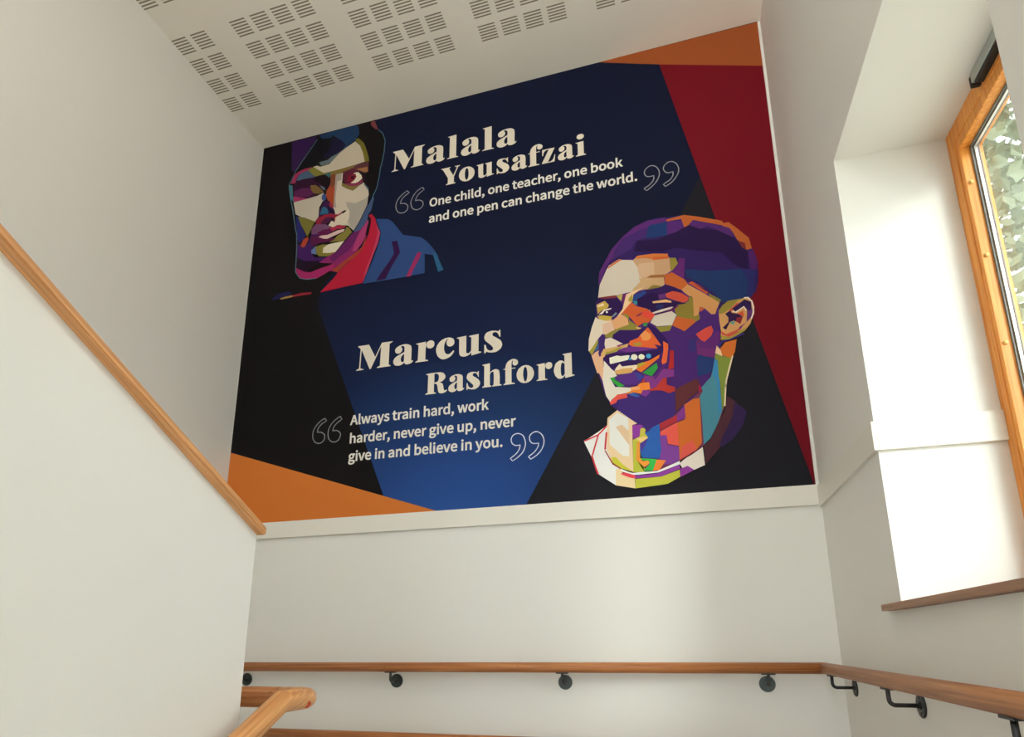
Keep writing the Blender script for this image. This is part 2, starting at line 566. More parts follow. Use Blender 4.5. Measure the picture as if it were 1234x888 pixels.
for y in (0.75, -0.4, -1.6):
    bracket(t, (XQ, y, ZP - 0.545 * (1.255 - y)), (XPF, y, ZP - 0.545 * (1.255 - y) - 0.075), (1, 0, 0), (0, 1, 0), STEEL)
for y in (0.75, -0.4, -1.6):
    bracket(t, (XQ2, y, ZP + 0.535 * (1.2 - y)), (XPB, y, ZP + 0.535 * (1.2 - y) - 0.075), (-1, 0, 0), (0, 1, 0), STEEL)

# unseen ceiling lamps, added over the stair to brighten the room
FILL_LAMP_BODY = mat('white_fill_lamp_body', (230, 230, 228), 0.4)
FILL_LAMP_GLOW = bpy.data.materials.new('lit_fill_diffuser')
FILL_LAMP_GLOW.use_nodes = True
FILL_LAMP_GLOW.node_tree.nodes['Principled BSDF'].inputs['Emission Color'].default_value = (1.0, 0.96, 0.9, 1)
FILL_LAMP_GLOW.node_tree.nodes['Principled BSDF'].inputs['Emission Strength'].default_value = 3.0
def added_ceiling_lamp(x, y, label, watts):
    t = thing('added_ceiling_lamp', label, 'lamp', (x, y, ZCEIL))
    bm = bmesh.new(); disc(bm, (0, 0, -0.03), (0, 0, 1), 0.21, 0.06, 40, 0.01)
    obj('fill_lamp_body', bm, FILL_LAMP_BODY, t)
    bm = bmesh.new(); disc(bm, (0, 0, -0.066), (0, 0, 1), 0.19, 0.012, 40, 0.004)
    obj('fill_diffuser', bm, FILL_LAMP_GLOW, t)
    ld = bpy.data.lights.new('fill_light', 'AREA')
    ld.shape = 'DISK'; ld.size = 0.36; ld.energy = watts; ld.color = (1.0, 0.95, 0.87)
    lo = bpy.data.objects.new('fill_light', ld)
    COL.objects.link(lo); lo.parent = t; lo.location = (0, 0, -0.08)
t = thing('added_uplighter', 'added white half round uplighter, out of view high on the window wall', 'wall lamp', (XR - 0.11, 0.25, 2.75))  # unseen uplighter, added to lift the ceiling brightness
bm = bmesh.new()
prof = [(0.02, -0.16), (0.07, -0.13), (0.10, -0.06), (0.105, 0.0), (0.098, 0.0), (0.092, -0.055), (0.063, -0.12), (0.015, -0.15)]
n = 24
rings = []
for i in range(n + 1):
    a = math.pi / 2 + math.pi * i / n
    rings.append([bm.verts.new((0.105 + r * math.cos(a), r * math.sin(a) * 1.3, z)) for r, z in prof])
for A_, B_ in zip(rings, rings[1:]):
    for k in range(len(prof)):
        bm.faces.new((A_[k], A_[(k + 1) % len(prof)], B_[(k + 1) % len(prof)], B_[k]))
obj('fill_lamp_bowl', bm, FILL_LAMP_BODY, t)
bm = bmesh.new(); box(bm, 0.06, 0.0905, -0.05, 0.05, -0.10, -0.06, 0.004)
obj('fill_lamp_holder', bm, FILL_LAMP_BODY, t)
ld = bpy.data.lights.new('fill_uplight', 'AREA')
ld.shape = 'RECTANGLE'; ld.size = 0.12; ld.size_y = 0.2; ld.energy = FILL_UP_W; ld.color = (1.0, 0.95, 0.87)
lo = bpy.data.objects.new('fill_uplight', ld)
COL.objects.link(lo); lo.parent = t; lo.location = (0.03, 0, -0.012); lo.rotation_euler = (math.pi, 0, 0)
added_ceiling_lamp(-1.05, 0.1, 'added round white ceiling lamp, out of view over the middle of the stair, nearer the mural', FILL_LAMP_W)
added_ceiling_lamp(-1.05, -2.4, 'added round white ceiling lamp, out of view over the far end of the stair', FILL_LAMP_W)

# ---------------------------------------------------------------- mural
# artwork on the mural, in millimetres from its lower left corner
HOODED=[
[[16,13,15],[1,2700,474,2700,866,2700,893,2611,931,2571,948,2511,936,2352,910,2162,867,2085,821,1959,754,1803,621,1589,540,1474,210,1479,49,1507,0,1898]],
[[46,20,70],[229,2696,424,2691,415,2662,374,2593,322,2515,276,2442,247,2450]],
[[30,55,90],[439,2689,539,2699,725,2700,744,2676,753,2619,728,2572,652,2538,602,2521,548,2638,479,2638,474,2652]],
[[16,14,20],[415,2662,468,2654,543,2646,547,2663,619,2601,608,2520,565,2489,492,2478,519,2441,454,2467,409,2451,304,2453,283,2435,323,2509]],
[[24,20,50],[548,2644,619,2607,656,2555,620,2517,559,2497,491,2487,489,2521,537,2556]],
[[92,105,112],[459,2468,522,2470,554,2489,543,2486,593,2500,658,2537,696,2550,702,2540,653,2520,604,2491,568,2453,535,2437,495,2432,479,2435]],
[[183,171,153],[728,2566,765,2520,791,2454,808,2384,746,2378,669,2374,574,2369,557,2363,509,2364,466,2402,417,2442,446,2444,474,2429,525,2431,496,2430,541,2433,573,2463,610,2498,658,2530]],
[[105,98,35],[725,2582,750,2584,791,2537,810,2490,834,2414,839,2380,807,2384,791,2454,765,2520]],
[[117,98,48],[500,2370,574,2371,724,2373,751,2376,753,2353,671,2341,565,2335,502,2351]],
[[85,45,52],[725,2360,751,2376,795,2377,836,2381,838,2303,817,2290,771,2325,727,2327,689,2322,656,2307,645,2344,670,2347]],
[[150,102,62],[748,2341,830,2339,835,2300,810,2303,771,2326]],
[[186,174,158],[593,2336,649,2337,649,2259,691,2202,734,2178,789,2213,810,2223,845,2169,852,2113,846,2058,795,1925,756,1876,715,1921,638,1940,598,2036,584,2084,572,2236]],
[[155,147,138],[687,2104,759,2078,828,2096,851,2113,851,2057,833,2011,795,1925,756,1874,726,1915,713,1954,719,2031,697,2067]],
[[150,140,130],[593,2333,640,2336,641,2284,611,2279,608,2130,620,2076,585,2084,575,2236]],
[[196,184,166],[691,2035,719,2031,720,1975,690,1929,638,1943,606,1930,569,1952,591,1984,614,1968,620,1997,660,2011]],
[[84,26,46],[655,2324,687,2348,731,2346,783,2313,807,2266,798,2240,777,2222,734,2220,695,2229,671,2247,649,2288]],
[[205,196,176],[727,2308,744,2316,766,2312,790,2282,795,2258,771,2238,744,2232,713,2243,742,2262,750,2292]],
[[118,20,42],[695,2305,745,2306,753,2280,738,2257,721,2246,687,2264]],
[[55,10,28],[712,2295,736,2290,737,2267,713,2272]],
[[125,45,75],[672,2246,716,2239,771,2230,803,2250,800,2227,772,2210,729,2212,689,2227]],
[[117,102,50],[646,2262,672,2244,695,2226,734,2210,772,2212,789,2212,757,2197,734,2177,691,2201,647,2235]],
[[26,15,22],[749,2321,794,2309,823,2274,850,2170,821,2217,797,2275,772,2308]],
[[70,90,110],[810,2221,848,2171,850,2145,831,2180,815,2201]],
[[150,65,36],[536,2233,560,2327,596,2340,596,2185,598,2081,569,2099,534,2188]],
[[112,62,42],[556,2340,595,2343,594,2249,563,2244]],
[[45,95,100],[515,2362,557,2363,552,2323,528,2335]],
[[115,110,46],[375,2426,420,2440,466,2402,512,2363,470,2358,435,2360]],
[[145,45,82],[250,2346,274,2415,308,2432,353,2443,411,2442,378,2422,316,2410,295,2379,287,2343]],
[[66,88,115],[293,2365,316,2411,356,2420,381,2421,435,2362,454,2344,401,2357,349,2358,309,2356]],
[[45,15,42],[266,2320,297,2356,349,2360,413,2356,470,2360,516,2356,561,2309,559,2263,537,2225,513,2239,470,2211,437,2203,386,2196,340,2207,284,2234]],
[[22,11,20],[459,2358,516,2356,561,2309,557,2263,536,2231,511,2269,468,2305,426,2336]],
[[85,30,76],[281,2279,350,2290,420,2273,438,2228,408,2210,345,2213,291,2239]],
[[152,46,92],[282,2242,339,2216,395,2197,350,2192,290,2193]],
[[112,88,46],[405,2297,447,2291,490,2252,515,2220,481,2213,441,2226,422,2249]],
[[82,112,122],[476,2282,515,2256,528,2227,504,2246]],
[[55,108,122],[235,2338,266,2330,280,2235,290,2193,263,2225,241,2298]],
[[177,167,152],[288,2191,386,2195,471,2201,515,2215,510,2176,520,2162,490,2105,490,2036,465,2000,400,2033,312,2094]],
[[60,80,132],[505,2199,534,2200,537,2158,521,2142,502,2172]],
[[55,20,66],[521,2140,565,2141,595,2082,608,2056,615,2025,573,2040,529,2039,490,2035,492,2082]],
[[40,92,122],[513,2101,535,2102,561,2067,563,2043,499,2049]],
[[24,18,50],[554,2103,606,2052,617,2023,568,2040]],
[[142,40,60],[566,2135,596,2099,591,2077,566,2100]],
[[132,32,52],[470,1995,485,2027,529,2039,579,2040,614,2026,640,2021,677,2041,694,2036,662,2019,619,2003,614,1968,602,2006,576,2006,542,1974,484,1973]],
[[20,10,15],[660,2032,688,2042,696,2033,673,2018]],
[[70,25,62],[508,1985,553,2018,603,2007,567,1972,534,1966]],
[[110,105,46],[332,2070,382,2053,466,2005,446,1961,432,1925,417,1900,391,1950,357,2010]],
[[35,35,96],[316,2084,336,2062,358,2010,407,1909,380,1874,359,1861,344,1887,334,1965]],
[[60,25,86],[346,1866,380,1832,417,1834,437,1870,450,1908,506,1911,540,1892,576,1851,512,1831,469,1818,455,1772,487,1732,554,1719,600,1717,555,1695,529,1684,412,1701,358,1700]],
[[160,62,44],[391,1886,424,1899,429,1876,412,1835,396,1822,371,1839]],
[[30,15,36],[353,1759,411,1720,528,1700,513,1676,473,1631,429,1637,360,1685]],
[[106,66,102],[445,1952,472,1982,552,1964,582,1939,573,1913,522,1919,490,1903,449,1910]],
[[86,20,66],[493,1913,537,1928,582,1924,608,1900,570,1881,524,1885,497,1877]],
[[152,40,66],[574,1936,614,1931,652,1940,692,1921,704,1913,670,1904,637,1911,605,1900]],
[[80,20,62],[450,1901,497,1880,543,1857,587,1850,644,1849,614,1825,567,1830,512,1831,463,1819,442,1864]],
[[193,164,162],[503,1879,524,1886,570,1881,638,1899,693,1900,689,1883,630,1868,572,1852,543,1858]],
[[121,113,51],[707,1912,726,1898,747,1865,694,1809,622,1820,589,1821,621,1837,642,1860,695,1882]],
[[116,109,46],[486,1811,541,1817,580,1807,623,1809,638,1744,625,1721,575,1722,520,1733,489,1764]],
[[202,192,172],[546,1791,580,1808,623,1810,695,1809,679,1792,640,1742,595,1743,544,1753]],
[[86,106,152],[456,1787,487,1817,497,1752,461,1764]],
[[60,80,116],[879,2089,893,2087,876,1996,856,1970,853,1934,819,1879,799,1861,759,1863,795,1923,848,2033]],
[[120,32,90],[576,1715,639,1741,679,1785,746,1855,809,1870,859,1931,863,1859,845,1797,787,1712,731,1680,658,1621,633,1601,600,1612,634,1654,557,1677,524,1685]],
[[92,28,86],[749,1854,804,1865,795,1846,770,1780,733,1731,687,1709,625,1671,596,1701,636,1739]],
[[152,52,102],[853,1932,864,1910,849,1829,826,1769,787,1721,760,1721,772,1780,800,1845]],
[[147,35,90],[352,1683,417,1641,463,1627,516,1639,591,1651,636,1660,632,1628,605,1611,563,1592,516,1574,445,1579,388,1603,352,1648]],
[[24,15,16],[524,1682,628,1662,580,1654,516,1642,468,1630,428,1646]],
[[162,25,50],[862,1962,879,1970,906,1937,925,1873,950,1818,939,1751,919,1696,892,1616,872,1552,844,1481,729,1477,547,1468,641,1555,663,1585,738,1650,819,1704,852,1774,869,1835,881,1909]],
[[166,58,88],[916,1894,950,1818,939,1751,892,1616,872,1552,844,1481,859,1565,890,1648,918,1750,932,1822]],
[[142,56,42],[787,1712,823,1737,855,1817,850,1764,819,1708,784,1677,738,1654,663,1588,616,1611,680,1647,731,1680]],
[[25,10,15],[862,1952,880,1937,877,1898,870,1834,861,1813,845,1824,856,1887,864,1919]],
[[41,67,117],[915,1924,999,1905,1032,1877,1108,1768,1230,1725,1270,1688,1317,1625,1347,1569,1353,1527,1323,1553,1313,1586,1258,1604,1261,1519,1262,1471,1142,1469,947,1472,847,1474,910,1634,932,1704,950,1764,953,1818,927,1887]],
[[38,86,122],[1312,1595,1326,1609,1384,1471,1350,1462]],
[[46,16,62],[1033,1736,1070,1734,1093,1650,1084,1630,1041,1560,1002,1480,939,1479,976,1536,1024,1600,1052,1647]],
[[142,36,88],[1208,1621,1234,1622,1230,1591,1188,1511,1170,1467,1140,1468,1176,1550]],
[[26,27,74],[191,1484,238,1515,310,1519,346,1496,264,1478,203,1471]],
[[152,122,72],[252,1477,303,1483,347,1483,348,1471,304,1468,263,1467]],
[[132,30,46],[347,1483,413,1488,488,1481,481,1467,414,1470,348,1470]],
[[80,110,125],[435,2658,388,2588,326,2501,280,2429,259,2369,277,2410,242,2338,261,2241,292,2129,331,1959,339,1937,349,1822,354,1682,356,1650,390,1601,445,1582,514,1578,513,1572,444,1576,386,1596,350,1648,348,1682,343,1822,333,1936,325,1958,286,2127,255,2240,236,2339,272,2414,253,2370,274,2431,321,2505,383,2592,430,2662]],
[[70,108,128],[899,2611,931,2575,953,2512,950,2425,934,2313,931,2322,922,2227,910,2156,882,2088,876,2090,905,2157,917,2228,925,2323,928,2314,944,2425,947,2512,926,2572,895,2607]],
[[112,55,60],[838,2692,865,2690,894,2613,874,2621,839,2661]],
[[24,20,46],[855,2113,851,2040,798,1923,759,1861,698,1799,641,1737,637,1741,694,1803,754,1865,793,1926,845,2042,850,2113]]]
SMILING=[
[[46,29,88],[2305,1202,2303,1269,2308,1280,2344,1353,2384,1420,2414,1442,2452,1486,2511,1526,2569,1551,2629,1554,2677,1548,2771,1542,2839,1517,2957,1466,2967,1449,2991,1449,3032,1400,3081,1336,3090,1272,3109,1203,3109,1133,3102,1075,3087,1021,3061,1002,3028,991,2963,989,2900,932,2855,1008,2765,1093,2450,1329,2349,1298]],
[[30,52,100],[2754,1216,2874,1181,3028,1164,3087,1123,3061,998,3004,993,2920,990,2890,1048,2810,1133,2759,1169]],
[[40,40,100],[3028,1164,3097,1141,3067,997,3038,997,3055,1088]],
[[38,20,66],[2678,1444,2781,1477,2859,1438,2954,1408,3033,1323,3068,1259,3062,1158,3008,1183,2943,1278,2823,1313,2718,1350,2645,1344,2498,1373,2515,1435,2631,1420]],
[[85,38,108],[2296,1206,2304,1281,2376,1408,2437,1473,2506,1525,2583,1547,2676,1548,2677,1519,2599,1516,2522,1469,2444,1419,2384,1358,2343,1306,2308,1210]],
[[63,36,102],[2436,1460,2533,1499,2590,1507,2596,1451,2513,1436,2480,1388,2403,1354,2378,1342,2395,1405]],
[[30,55,106],[2586,1517,2680,1521,2676,1436,2563,1440,2575,1488]],
[[80,38,110],[2681,1520,2754,1511,2771,1468,2724,1446,2676,1438]],
[[80,38,106],[2807,1499,2889,1466,2997,1412,3009,1355,2981,1375,2929,1417,2909,1430,2884,1449,2849,1438,2827,1452,2796,1473]],
[[176,90,45],[2677,1534,2771,1542,2839,1517,2957,1466,2967,1448,2991,1449,3032,1400,3081,1336,3090,1271,3062,1268,3060,1309,3026,1333,3008,1382,2994,1413,2964,1430,2958,1437,2889,1468,2815,1501,2790,1475,2768,1465,2755,1520,2680,1521]],
[[112,42,42],[3025,1334,3060,1309,3063,1268,3044,1286]],
[[76,30,96],[3070,1262,3097,1262,3109,1202,3104,1145,3074,1152]],
[[120,60,90],[2656,509,2781,537,2790,581,2834,583,2894,747,2947,686,2908,566,2888,427,2848,334,2775,238,2662,166,2545,122,2457,114,2429,120,2438,378,2502,343,2541,375]],
[[72,37,110],[2349,1298,2303,1200,2294,1126,2278,1095,2280,1018,2261,977,2253,957,2234,889,2230,820,2245,787,2271,685,2279,673,2306,560,2334,501,2334,498,2367,465,2461,383,2502,343,2524,337,2574,373,2630,393,2699,453,2784,525,2834,583,2835,592,2863,689,2894,747,2897,787,2904,931,2901,983,2865,1040,2765,1134,2690,1210,2680,1298,2596,1321,2477,1333,2422,1335]],
[[192,152,117],[2466,1317,2490,1321,2514,1340,2597,1335,2680,1298,2681,1216,2651,1200,2644,1183,2645,1142,2623,1132,2561,1133,2510,1131,2466,1116,2458,1163]],
[[203,193,178],[2349,1298,2360,1314,2422,1335,2486,1321,2517,1261,2524,1214,2543,1188,2513,1148,2476,1132,2393,1124,2292,1126,2303,1200]],
[[202,168,136],[2519,1293,2598,1287,2597,1205,2557,1203,2518,1210,2511,1262]],
[[197,160,118],[2514,1205,2642,1185,2643,1142,2623,1133,2594,1151,2546,1146,2491,1129,2466,1120,2484,1149,2521,1183]],
[[200,112,57],[2505,1337,2518,1342,2597,1339,2674,1323,2671,1320,2678,1295,2607,1300,2595,1303,2556,1320,2509,1323]],
[[196,92,42],[2595,1318,2673,1307,2678,1294,2594,1300]],
[[192,112,77],[2348,1298,2376,1323,2417,1342,2431,1333,2392,1315,2354,1293]],
[[140,125,51],[2682,1297,2711,1291,2721,1256,2690,1218,2681,1215]],
[[97,38,107],[2726,1285,2758,1279,2744,1155,2767,1133,2746,1142,2688,1209,2721,1254]],
[[152,98,52],[2553,1201,2578,1212,2655,1202,2654,1185,2580,1195]],
[[190,95,46],[2649,1198,2686,1209,2747,1155,2762,1125,2729,1096,2699,1114,2655,1140,2645,1151]],
[[130,115,50],[2551,1130,2586,1152,2618,1141,2641,1129,2596,1122]],
[[196,86,46],[2764,1131,2784,1136,2847,1080,2782,1130,2860,1058,2847,1050,2845,1056]],
[[130,120,56],[2858,1056,2918,1005,2909,991,2868,1029]],
[[203,145,90],[2728,1097,2761,1124,2844,1052,2909,990,2892,954,2883,930,2864,933,2834,972,2813,985,2800,931,2775,929,2778,1038,2778,979,2778,1048,2761,1056,2742,1077]],
[[136,121,51],[2696,1015,2757,1022,2763,1051,2782,1043,2779,934,2807,940,2807,914,2789,904,2774,895,2696,947,2686,979]],
[[196,96,46],[2694,948,2725,934,2779,916,2786,902,2727,858,2668,901,2687,938]],
[[190,87,51],[2813,985,2834,968,2810,953]],
[[50,25,86],[2476,1079,2482,1105,2538,1128,2612,1130,2659,1139,2699,1116,2730,1091,2724,1079,2683,1095,2648,1088,2643,1058,2573,1057,2498,1043]],
[[35,66,132],[2474,1075,2481,1105,2541,1125,2549,1110,2516,1089,2500,1069]],
[[60,142,152],[2473,1075,2500,1070,2499,1047,2483,1056]],
[[40,18,71],[2499,1084,2575,1106,2645,1089,2646,1062,2694,1036,2738,1021,2747,1014,2700,1013,2687,994,2645,979,2587,976,2550,995,2532,1020,2497,1048]],
[[97,46,112],[2609,1090,2648,1089,2647,1062,2612,1063]],
[[202,80,60],[2646,1088,2683,1097,2724,1080,2761,1047,2754,1026,2731,1021,2694,1040,2650,1066]],
[[222,172,122],[2576,1054,2646,1055,2674,1040,2671,1031,2645,1038,2580,1044]],
[[35,42,97],[2596,1031,2633,1026,2625,1004,2593,1009]],
[[112,36,91],[2572,980,2633,980,2688,998,2701,1014,2709,1007,2676,982,2622,974]],
[[217,202,192],[2569,989,2615,1000,2669,1007,2682,1005,2668,995,2622,987,2576,982]],
[[217,202,192],[2550,1007,2561,1008,2560,995,2549,997]],
[[207,197,182],[2559,934,2583,971,2671,982,2694,956,2667,902,2591,907]],
[[140,131,51],[2586,905,2628,901,2669,903,2654,872,2608,872]],
[[42,20,76],[2291,1120,2384,1123,2399,1101,2419,1071,2421,1038,2383,1003,2363,990,2304,1021,2280,1020,2297,1046,2346,1065,2327,1099,2303,1099,2279,1089]],
[[192,162,71],[2283,1085,2327,1101,2348,1074,2342,1056,2305,1045,2287,1028]],
[[227,207,172],[2282,1076,2319,1089,2323,1073,2290,1070]],
[[227,217,207],[2291,1024,2321,1050,2361,1053,2358,1045,2325,1041,2312,1025]],
[[40,20,72],[2310,1021,2324,1041,2357,1045,2375,1023,2363,1005,2329,1009]],
[[238,234,228],[2330,1035,2337,1039,2342,1030,2335,1025]],
[[122,46,51],[2291,1127,2385,1125,2393,1108,2320,1114]],
[[178,162,82],[2392,1121,2425,1125,2415,1084,2400,1105]],
[[107,36,97],[2424,1119,2441,1126,2448,1093,2422,1061]],
[[122,142,152],[2362,1004,2384,1024,2389,1014,2367,997]],
[[212,162,112],[2284,1015,2315,989,2362,986,2363,972,2306,976]],
[[192,167,71],[2284,1018,2312,1017,2365,1000,2355,987,2326,983,2295,996]],
[[202,90,46],[2469,1068,2495,1039,2545,1018,2586,974,2564,947,2548,934,2529,939,2493,923,2453,986,2411,1012,2420,1035]],
[[227,192,152],[2443,1120,2477,1131,2540,1147,2481,1113,2474,1075,2453,1055,2419,1017,2365,962,2356,972,2387,994,2420,1035]],
[[167,147,61],[2453,1091,2476,1116,2475,1074,2454,1073]],
[[217,71,60],[2523,1002,2544,1005,2586,975,2561,955,2523,979]],
[[122,40,82],[2488,985,2525,1003,2513,985,2492,978]],
[[218,205,186],[2275,1013,2287,1000,2326,980,2359,976,2365,943,2376,919,2335,895,2307,908,2282,881,2238,816,2229,819,2234,889,2253,957]],
[[217,182,157],[2310,965,2359,976,2365,943,2376,919,2339,899,2311,903]],
[[217,162,117],[2360,975,2411,1008,2443,980,2449,939,2399,925,2379,919,2364,943]],
[[140,131,56],[2413,1012,2450,997,2453,964,2494,923,2506,903,2469,905,2399,916,2363,895,2360,878,2322,884,2321,898,2351,914,2392,927,2448,940,2449,969]],
[[60,132,71],[2524,936,2545,938,2544,915,2523,918]],
[[227,172,112],[2484,920,2512,911,2504,899,2489,910]],
[[48,25,91],[2360,888,2399,913,2484,902,2532,911,2527,896,2486,855,2447,847,2443,831,2411,834,2385,857,2362,874]],
[[60,38,106],[2281,856,2307,907,2319,890,2313,829,2292,801,2287,775,2280,799,2287,816,2259,802,2263,819]],
[[66,92,142],[2263,824,2285,856,2285,824,2264,805]],
[[161,151,60],[2233,816,2285,879,2281,855,2264,823,2247,789]],
[[222,207,192],[2321,876,2350,879,2413,833,2387,831,2378,810,2347,802,2320,819,2316,846]],
[[222,173,134],[2245,787,2264,805,2286,815,2281,799,2287,775,2301,788,2316,820,2327,801,2306,760,2302,681,2271,685]],
[[207,167,102],[2311,820,2326,818,2410,825,2442,832,2433,810,2386,801,2339,799,2306,776,2293,789]],
[[160,150,62],[2322,801,2339,799,2394,817,2410,815,2378,793,2318,784]],
[[152,40,112],[2379,828,2403,834,2399,820,2383,820]],
[[219,98,50],[2442,827,2450,844,2490,855,2527,892,2539,903,2546,908,2583,841,2604,803,2607,794,2573,807,2588,780,2520,798,2502,799,2456,812]],
[[232,152,86],[2504,870,2529,893,2559,866,2557,844,2541,833,2514,837]],
[[170,141,60],[2461,829,2504,831,2508,809,2472,810]],
[[45,22,86],[2539,921,2557,926,2608,870,2633,833,2652,779,2640,772,2613,767,2583,780,2607,794,2583,840]],
[[226,100,56],[2617,819,2642,798,2640,772,2628,698,2608,686,2602,703,2616,764]],
[[172,40,40],[2649,763,2667,756,2661,660,2632,656,2642,704]],
[[110,45,112],[2781,798,2824,784,2894,747,2861,693,2836,697,2778,720,2780,726]],
[[36,57,112],[2782,717,2840,694,2858,685,2841,613,2775,599,2773,682]],
[[52,46,112],[2745,808,2779,807,2775,740,2740,741]],
[[94,40,112],[2782,792,2863,809,2865,834,2901,828,2897,783,2880,745,2865,738,2794,753]],
[[207,76,66],[2781,832,2829,859,2859,868,2867,840,2855,812,2820,783,2799,800]],
[[107,51,132],[2382,801,2418,811,2464,810,2510,799,2562,787,2577,783,2577,776,2512,777,2439,779]],
[[48,25,86],[2304,769,2338,782,2377,784,2439,781,2512,777,2583,780,2611,764,2593,741,2554,725,2484,706,2459,705,2405,708,2398,718,2374,712,2370,700,2346,701,2317,746,2309,743,2304,752]],
[[238,233,213],[2338,763,2377,771,2400,764,2431,765,2444,761,2434,738,2344,727,2339,732]],
[[60,152,192],[2437,747,2454,754,2453,735,2440,735]],
[[238,230,215],[2484,747,2481,739,2475,733,2466,732,2457,736,2451,743,2450,752,2452,760,2459,765,2468,766,2476,762,2482,755]],
[[235,235,205],[2520,743,2517,735,2511,731,2503,730,2495,733,2490,739,2488,747,2490,755,2496,760,2505,761,2512,757,2518,751]],
[[60,150,202],[2553,743,2551,737,2546,733,2539,732,2533,735,2528,740,2526,747,2529,753,2534,757,2541,758,2547,755,2552,750]],
[[227,219,206],[2309,751,2347,697,2362,682,2373,655,2337,647,2361,595,2442,581,2441,563,2410,554,2371,551,2339,526,2333,514,2313,550,2297,641,2303,695]],
[[222,176,141],[2246,783,2272,803,2287,775,2305,772,2304,695,2297,640]],
[[237,217,187],[2370,701,2390,722,2402,705,2479,704,2483,687,2454,670,2446,679,2455,689,2401,691,2362,685]],
[[217,167,102],[2361,682,2401,693,2448,690,2458,673,2446,662,2375,663]],
[[226,116,46],[2482,709,2540,718,2596,745,2590,726,2499,659,2475,675]],
[[181,166,56],[2482,709,2509,714,2526,707,2481,683]],
[[50,152,66],[2504,655,2538,677,2577,701,2583,673,2550,631,2524,644]],
[[86,46,132],[2359,641,2384,658,2465,666,2499,648,2509,630,2493,606,2472,592,2412,600]],
[[56,66,152],[2464,666,2505,639,2510,628,2481,616]],
[[55,166,61],[2335,648,2365,650,2360,637,2409,596,2381,591,2358,615]],
[[182,56,56],[2495,606,2512,630,2520,608,2503,596]],
[[130,56,136],[2512,641,2557,627,2611,663,2662,651,2659,614,2607,612,2571,568,2526,557,2533,597,2511,608]],
[[90,40,120],[2612,691,2627,689,2566,610,2557,619]],
[[237,132,51],[2441,584,2472,585,2489,600,2534,600,2538,559,2516,558,2492,540,2455,553,2425,548,2413,554,2441,563]],
[[240,167,112],[2441,582,2488,581,2483,565,2445,567]],
[[132,60,147],[2488,536,2501,561,2540,551,2518,520]],
[[227,86,76],[2342,525,2371,552,2418,551,2421,528,2370,522,2362,506,2334,499,2331,514]],
[[182,56,50],[2536,559,2567,569,2604,614,2623,611,2620,574,2660,557,2658,534,2628,527,2603,543,2566,551,2536,550]],
[[63,41,116],[2338,500,2362,506,2372,521,2421,527,2425,548,2455,552,2488,536,2512,520,2540,545,2588,548,2628,526,2658,533,2655,432,2649,410,2626,389,2574,374,2532,351,2520,336,2499,327,2503,343,2463,382,2431,410,2425,415,2367,465,2334,496]],
[[60,96,172],[2428,548,2455,552,2486,529,2469,524,2439,538]],
[[96,46,51],[2661,546,2711,566,2763,589,2777,574,2782,541,2781,525,2735,494,2696,459,2654,422]],
[[152,31,71],[2774,554,2787,545,2784,520,2772,514]],
[[205,106,46],[2697,456,2741,481,2774,484,2767,249,2740,217,2655,171,2659,244,2656,365,2694,377]],
[[72,132,152],[2861,684,2874,671,2874,560,2874,405,2845,334,2808,268,2775,239,2778,373,2775,492,2792,518,2786,536,2814,568,2834,587,2844,615]],
[[55,130,180],[2860,683,2873,674,2874,602,2875,560,2872,406,2857,388,2863,561,2844,603]],
[[126,141,60],[2870,712,2897,694,2935,679,2947,687,2908,573,2902,556,2884,427,2874,405,2876,560,2872,587,2874,671,2860,689]],
[[205,110,46],[2892,734,2917,765,2973,774,2959,708,2947,685,2931,678,2897,699]],
[[227,192,152],[2876,754,2893,726,2899,692,2866,714]],
[[230,212,186],[2950,688,2933,634,2911,565,2902,519,2905,536,2891,427,2885,428,2898,537,2895,520,2904,567,2926,637,2944,690]],
[[60,45,122],[2880,747,2901,777,2946,786,3009,806,3012,796,2948,776,2906,767,2889,741]],
[[205,152,97],[2901,939,2922,972,2952,992,3028,994,3046,997,3065,967,3067,908,3044,849,3016,816,2975,794,2938,779,2898,781,2903,830,2900,890]],
[[145,131,56],[2900,944,2918,968,2949,992,3028,992,2995,983,2959,947,2925,927,2903,926]],
[[196,76,60],[2944,933,2990,973,3006,978,2974,944,2965,933]],
[[45,25,76],[2966,945,3028,987,3058,969,3058,926,3052,893,3027,860,3036,925,3024,949,2979,926]],
[[96,51,116],[3038,921,3062,927,3054,885,3008,842,2995,824,2968,810,2994,840,3027,860]],
[[196,86,66],[2902,831,2926,809,2963,820,2997,833,2977,806,2939,791,2905,809]],
[[161,146,60],[2900,806,2946,790,2995,820,3025,832,3013,813,2976,794,2938,779,2898,781]],
[[206,80,50],[2990,912,3016,926,3019,890]],
[[50,25,71],[2930,923,2958,936,2962,922,2992,912,3013,892,2998,856,2968,878,2949,872,2928,833,2912,846,2942,874,2944,898]],
[[132,40,50],[2983,892,3013,892,2998,854,2977,872]],
[[80,152,142],[2952,873,2975,874,2967,857,2952,861]],
[[232,217,206],[2970,933,2981,925,3022,950,3034,926,3028,924,3022,944,2983,919,2966,928]],
[[232,217,206],[3027,999,3048,997,3065,972,3070,938,3067,904,3053,872,3047,875,3060,906,3063,938,3059,970,3044,991,3026,993]],
[[226,92,80],[2574,327,2612,347,2658,367,2658,244,2607,260,2603,304,2573,307]],
[[216,90,80],[2674,242,2725,266,2741,217,2656,170]],
[[132,56,142],[2659,405,2700,453,2699,384,2657,372]],
[[172,50,60],[2573,370,2630,394,2660,406,2658,373,2574,334]],
[[45,96,176],[2520,336,2532,352,2572,369,2571,307,2573,221,2560,187,2468,203,2469,271,2511,297,2496,328]],
[[76,60,152],[2471,274,2514,298,2478,230]],
[[126,66,152],[2569,308,2603,305,2604,257,2658,240,2656,171,2614,153,2582,156,2561,187,2573,229]],
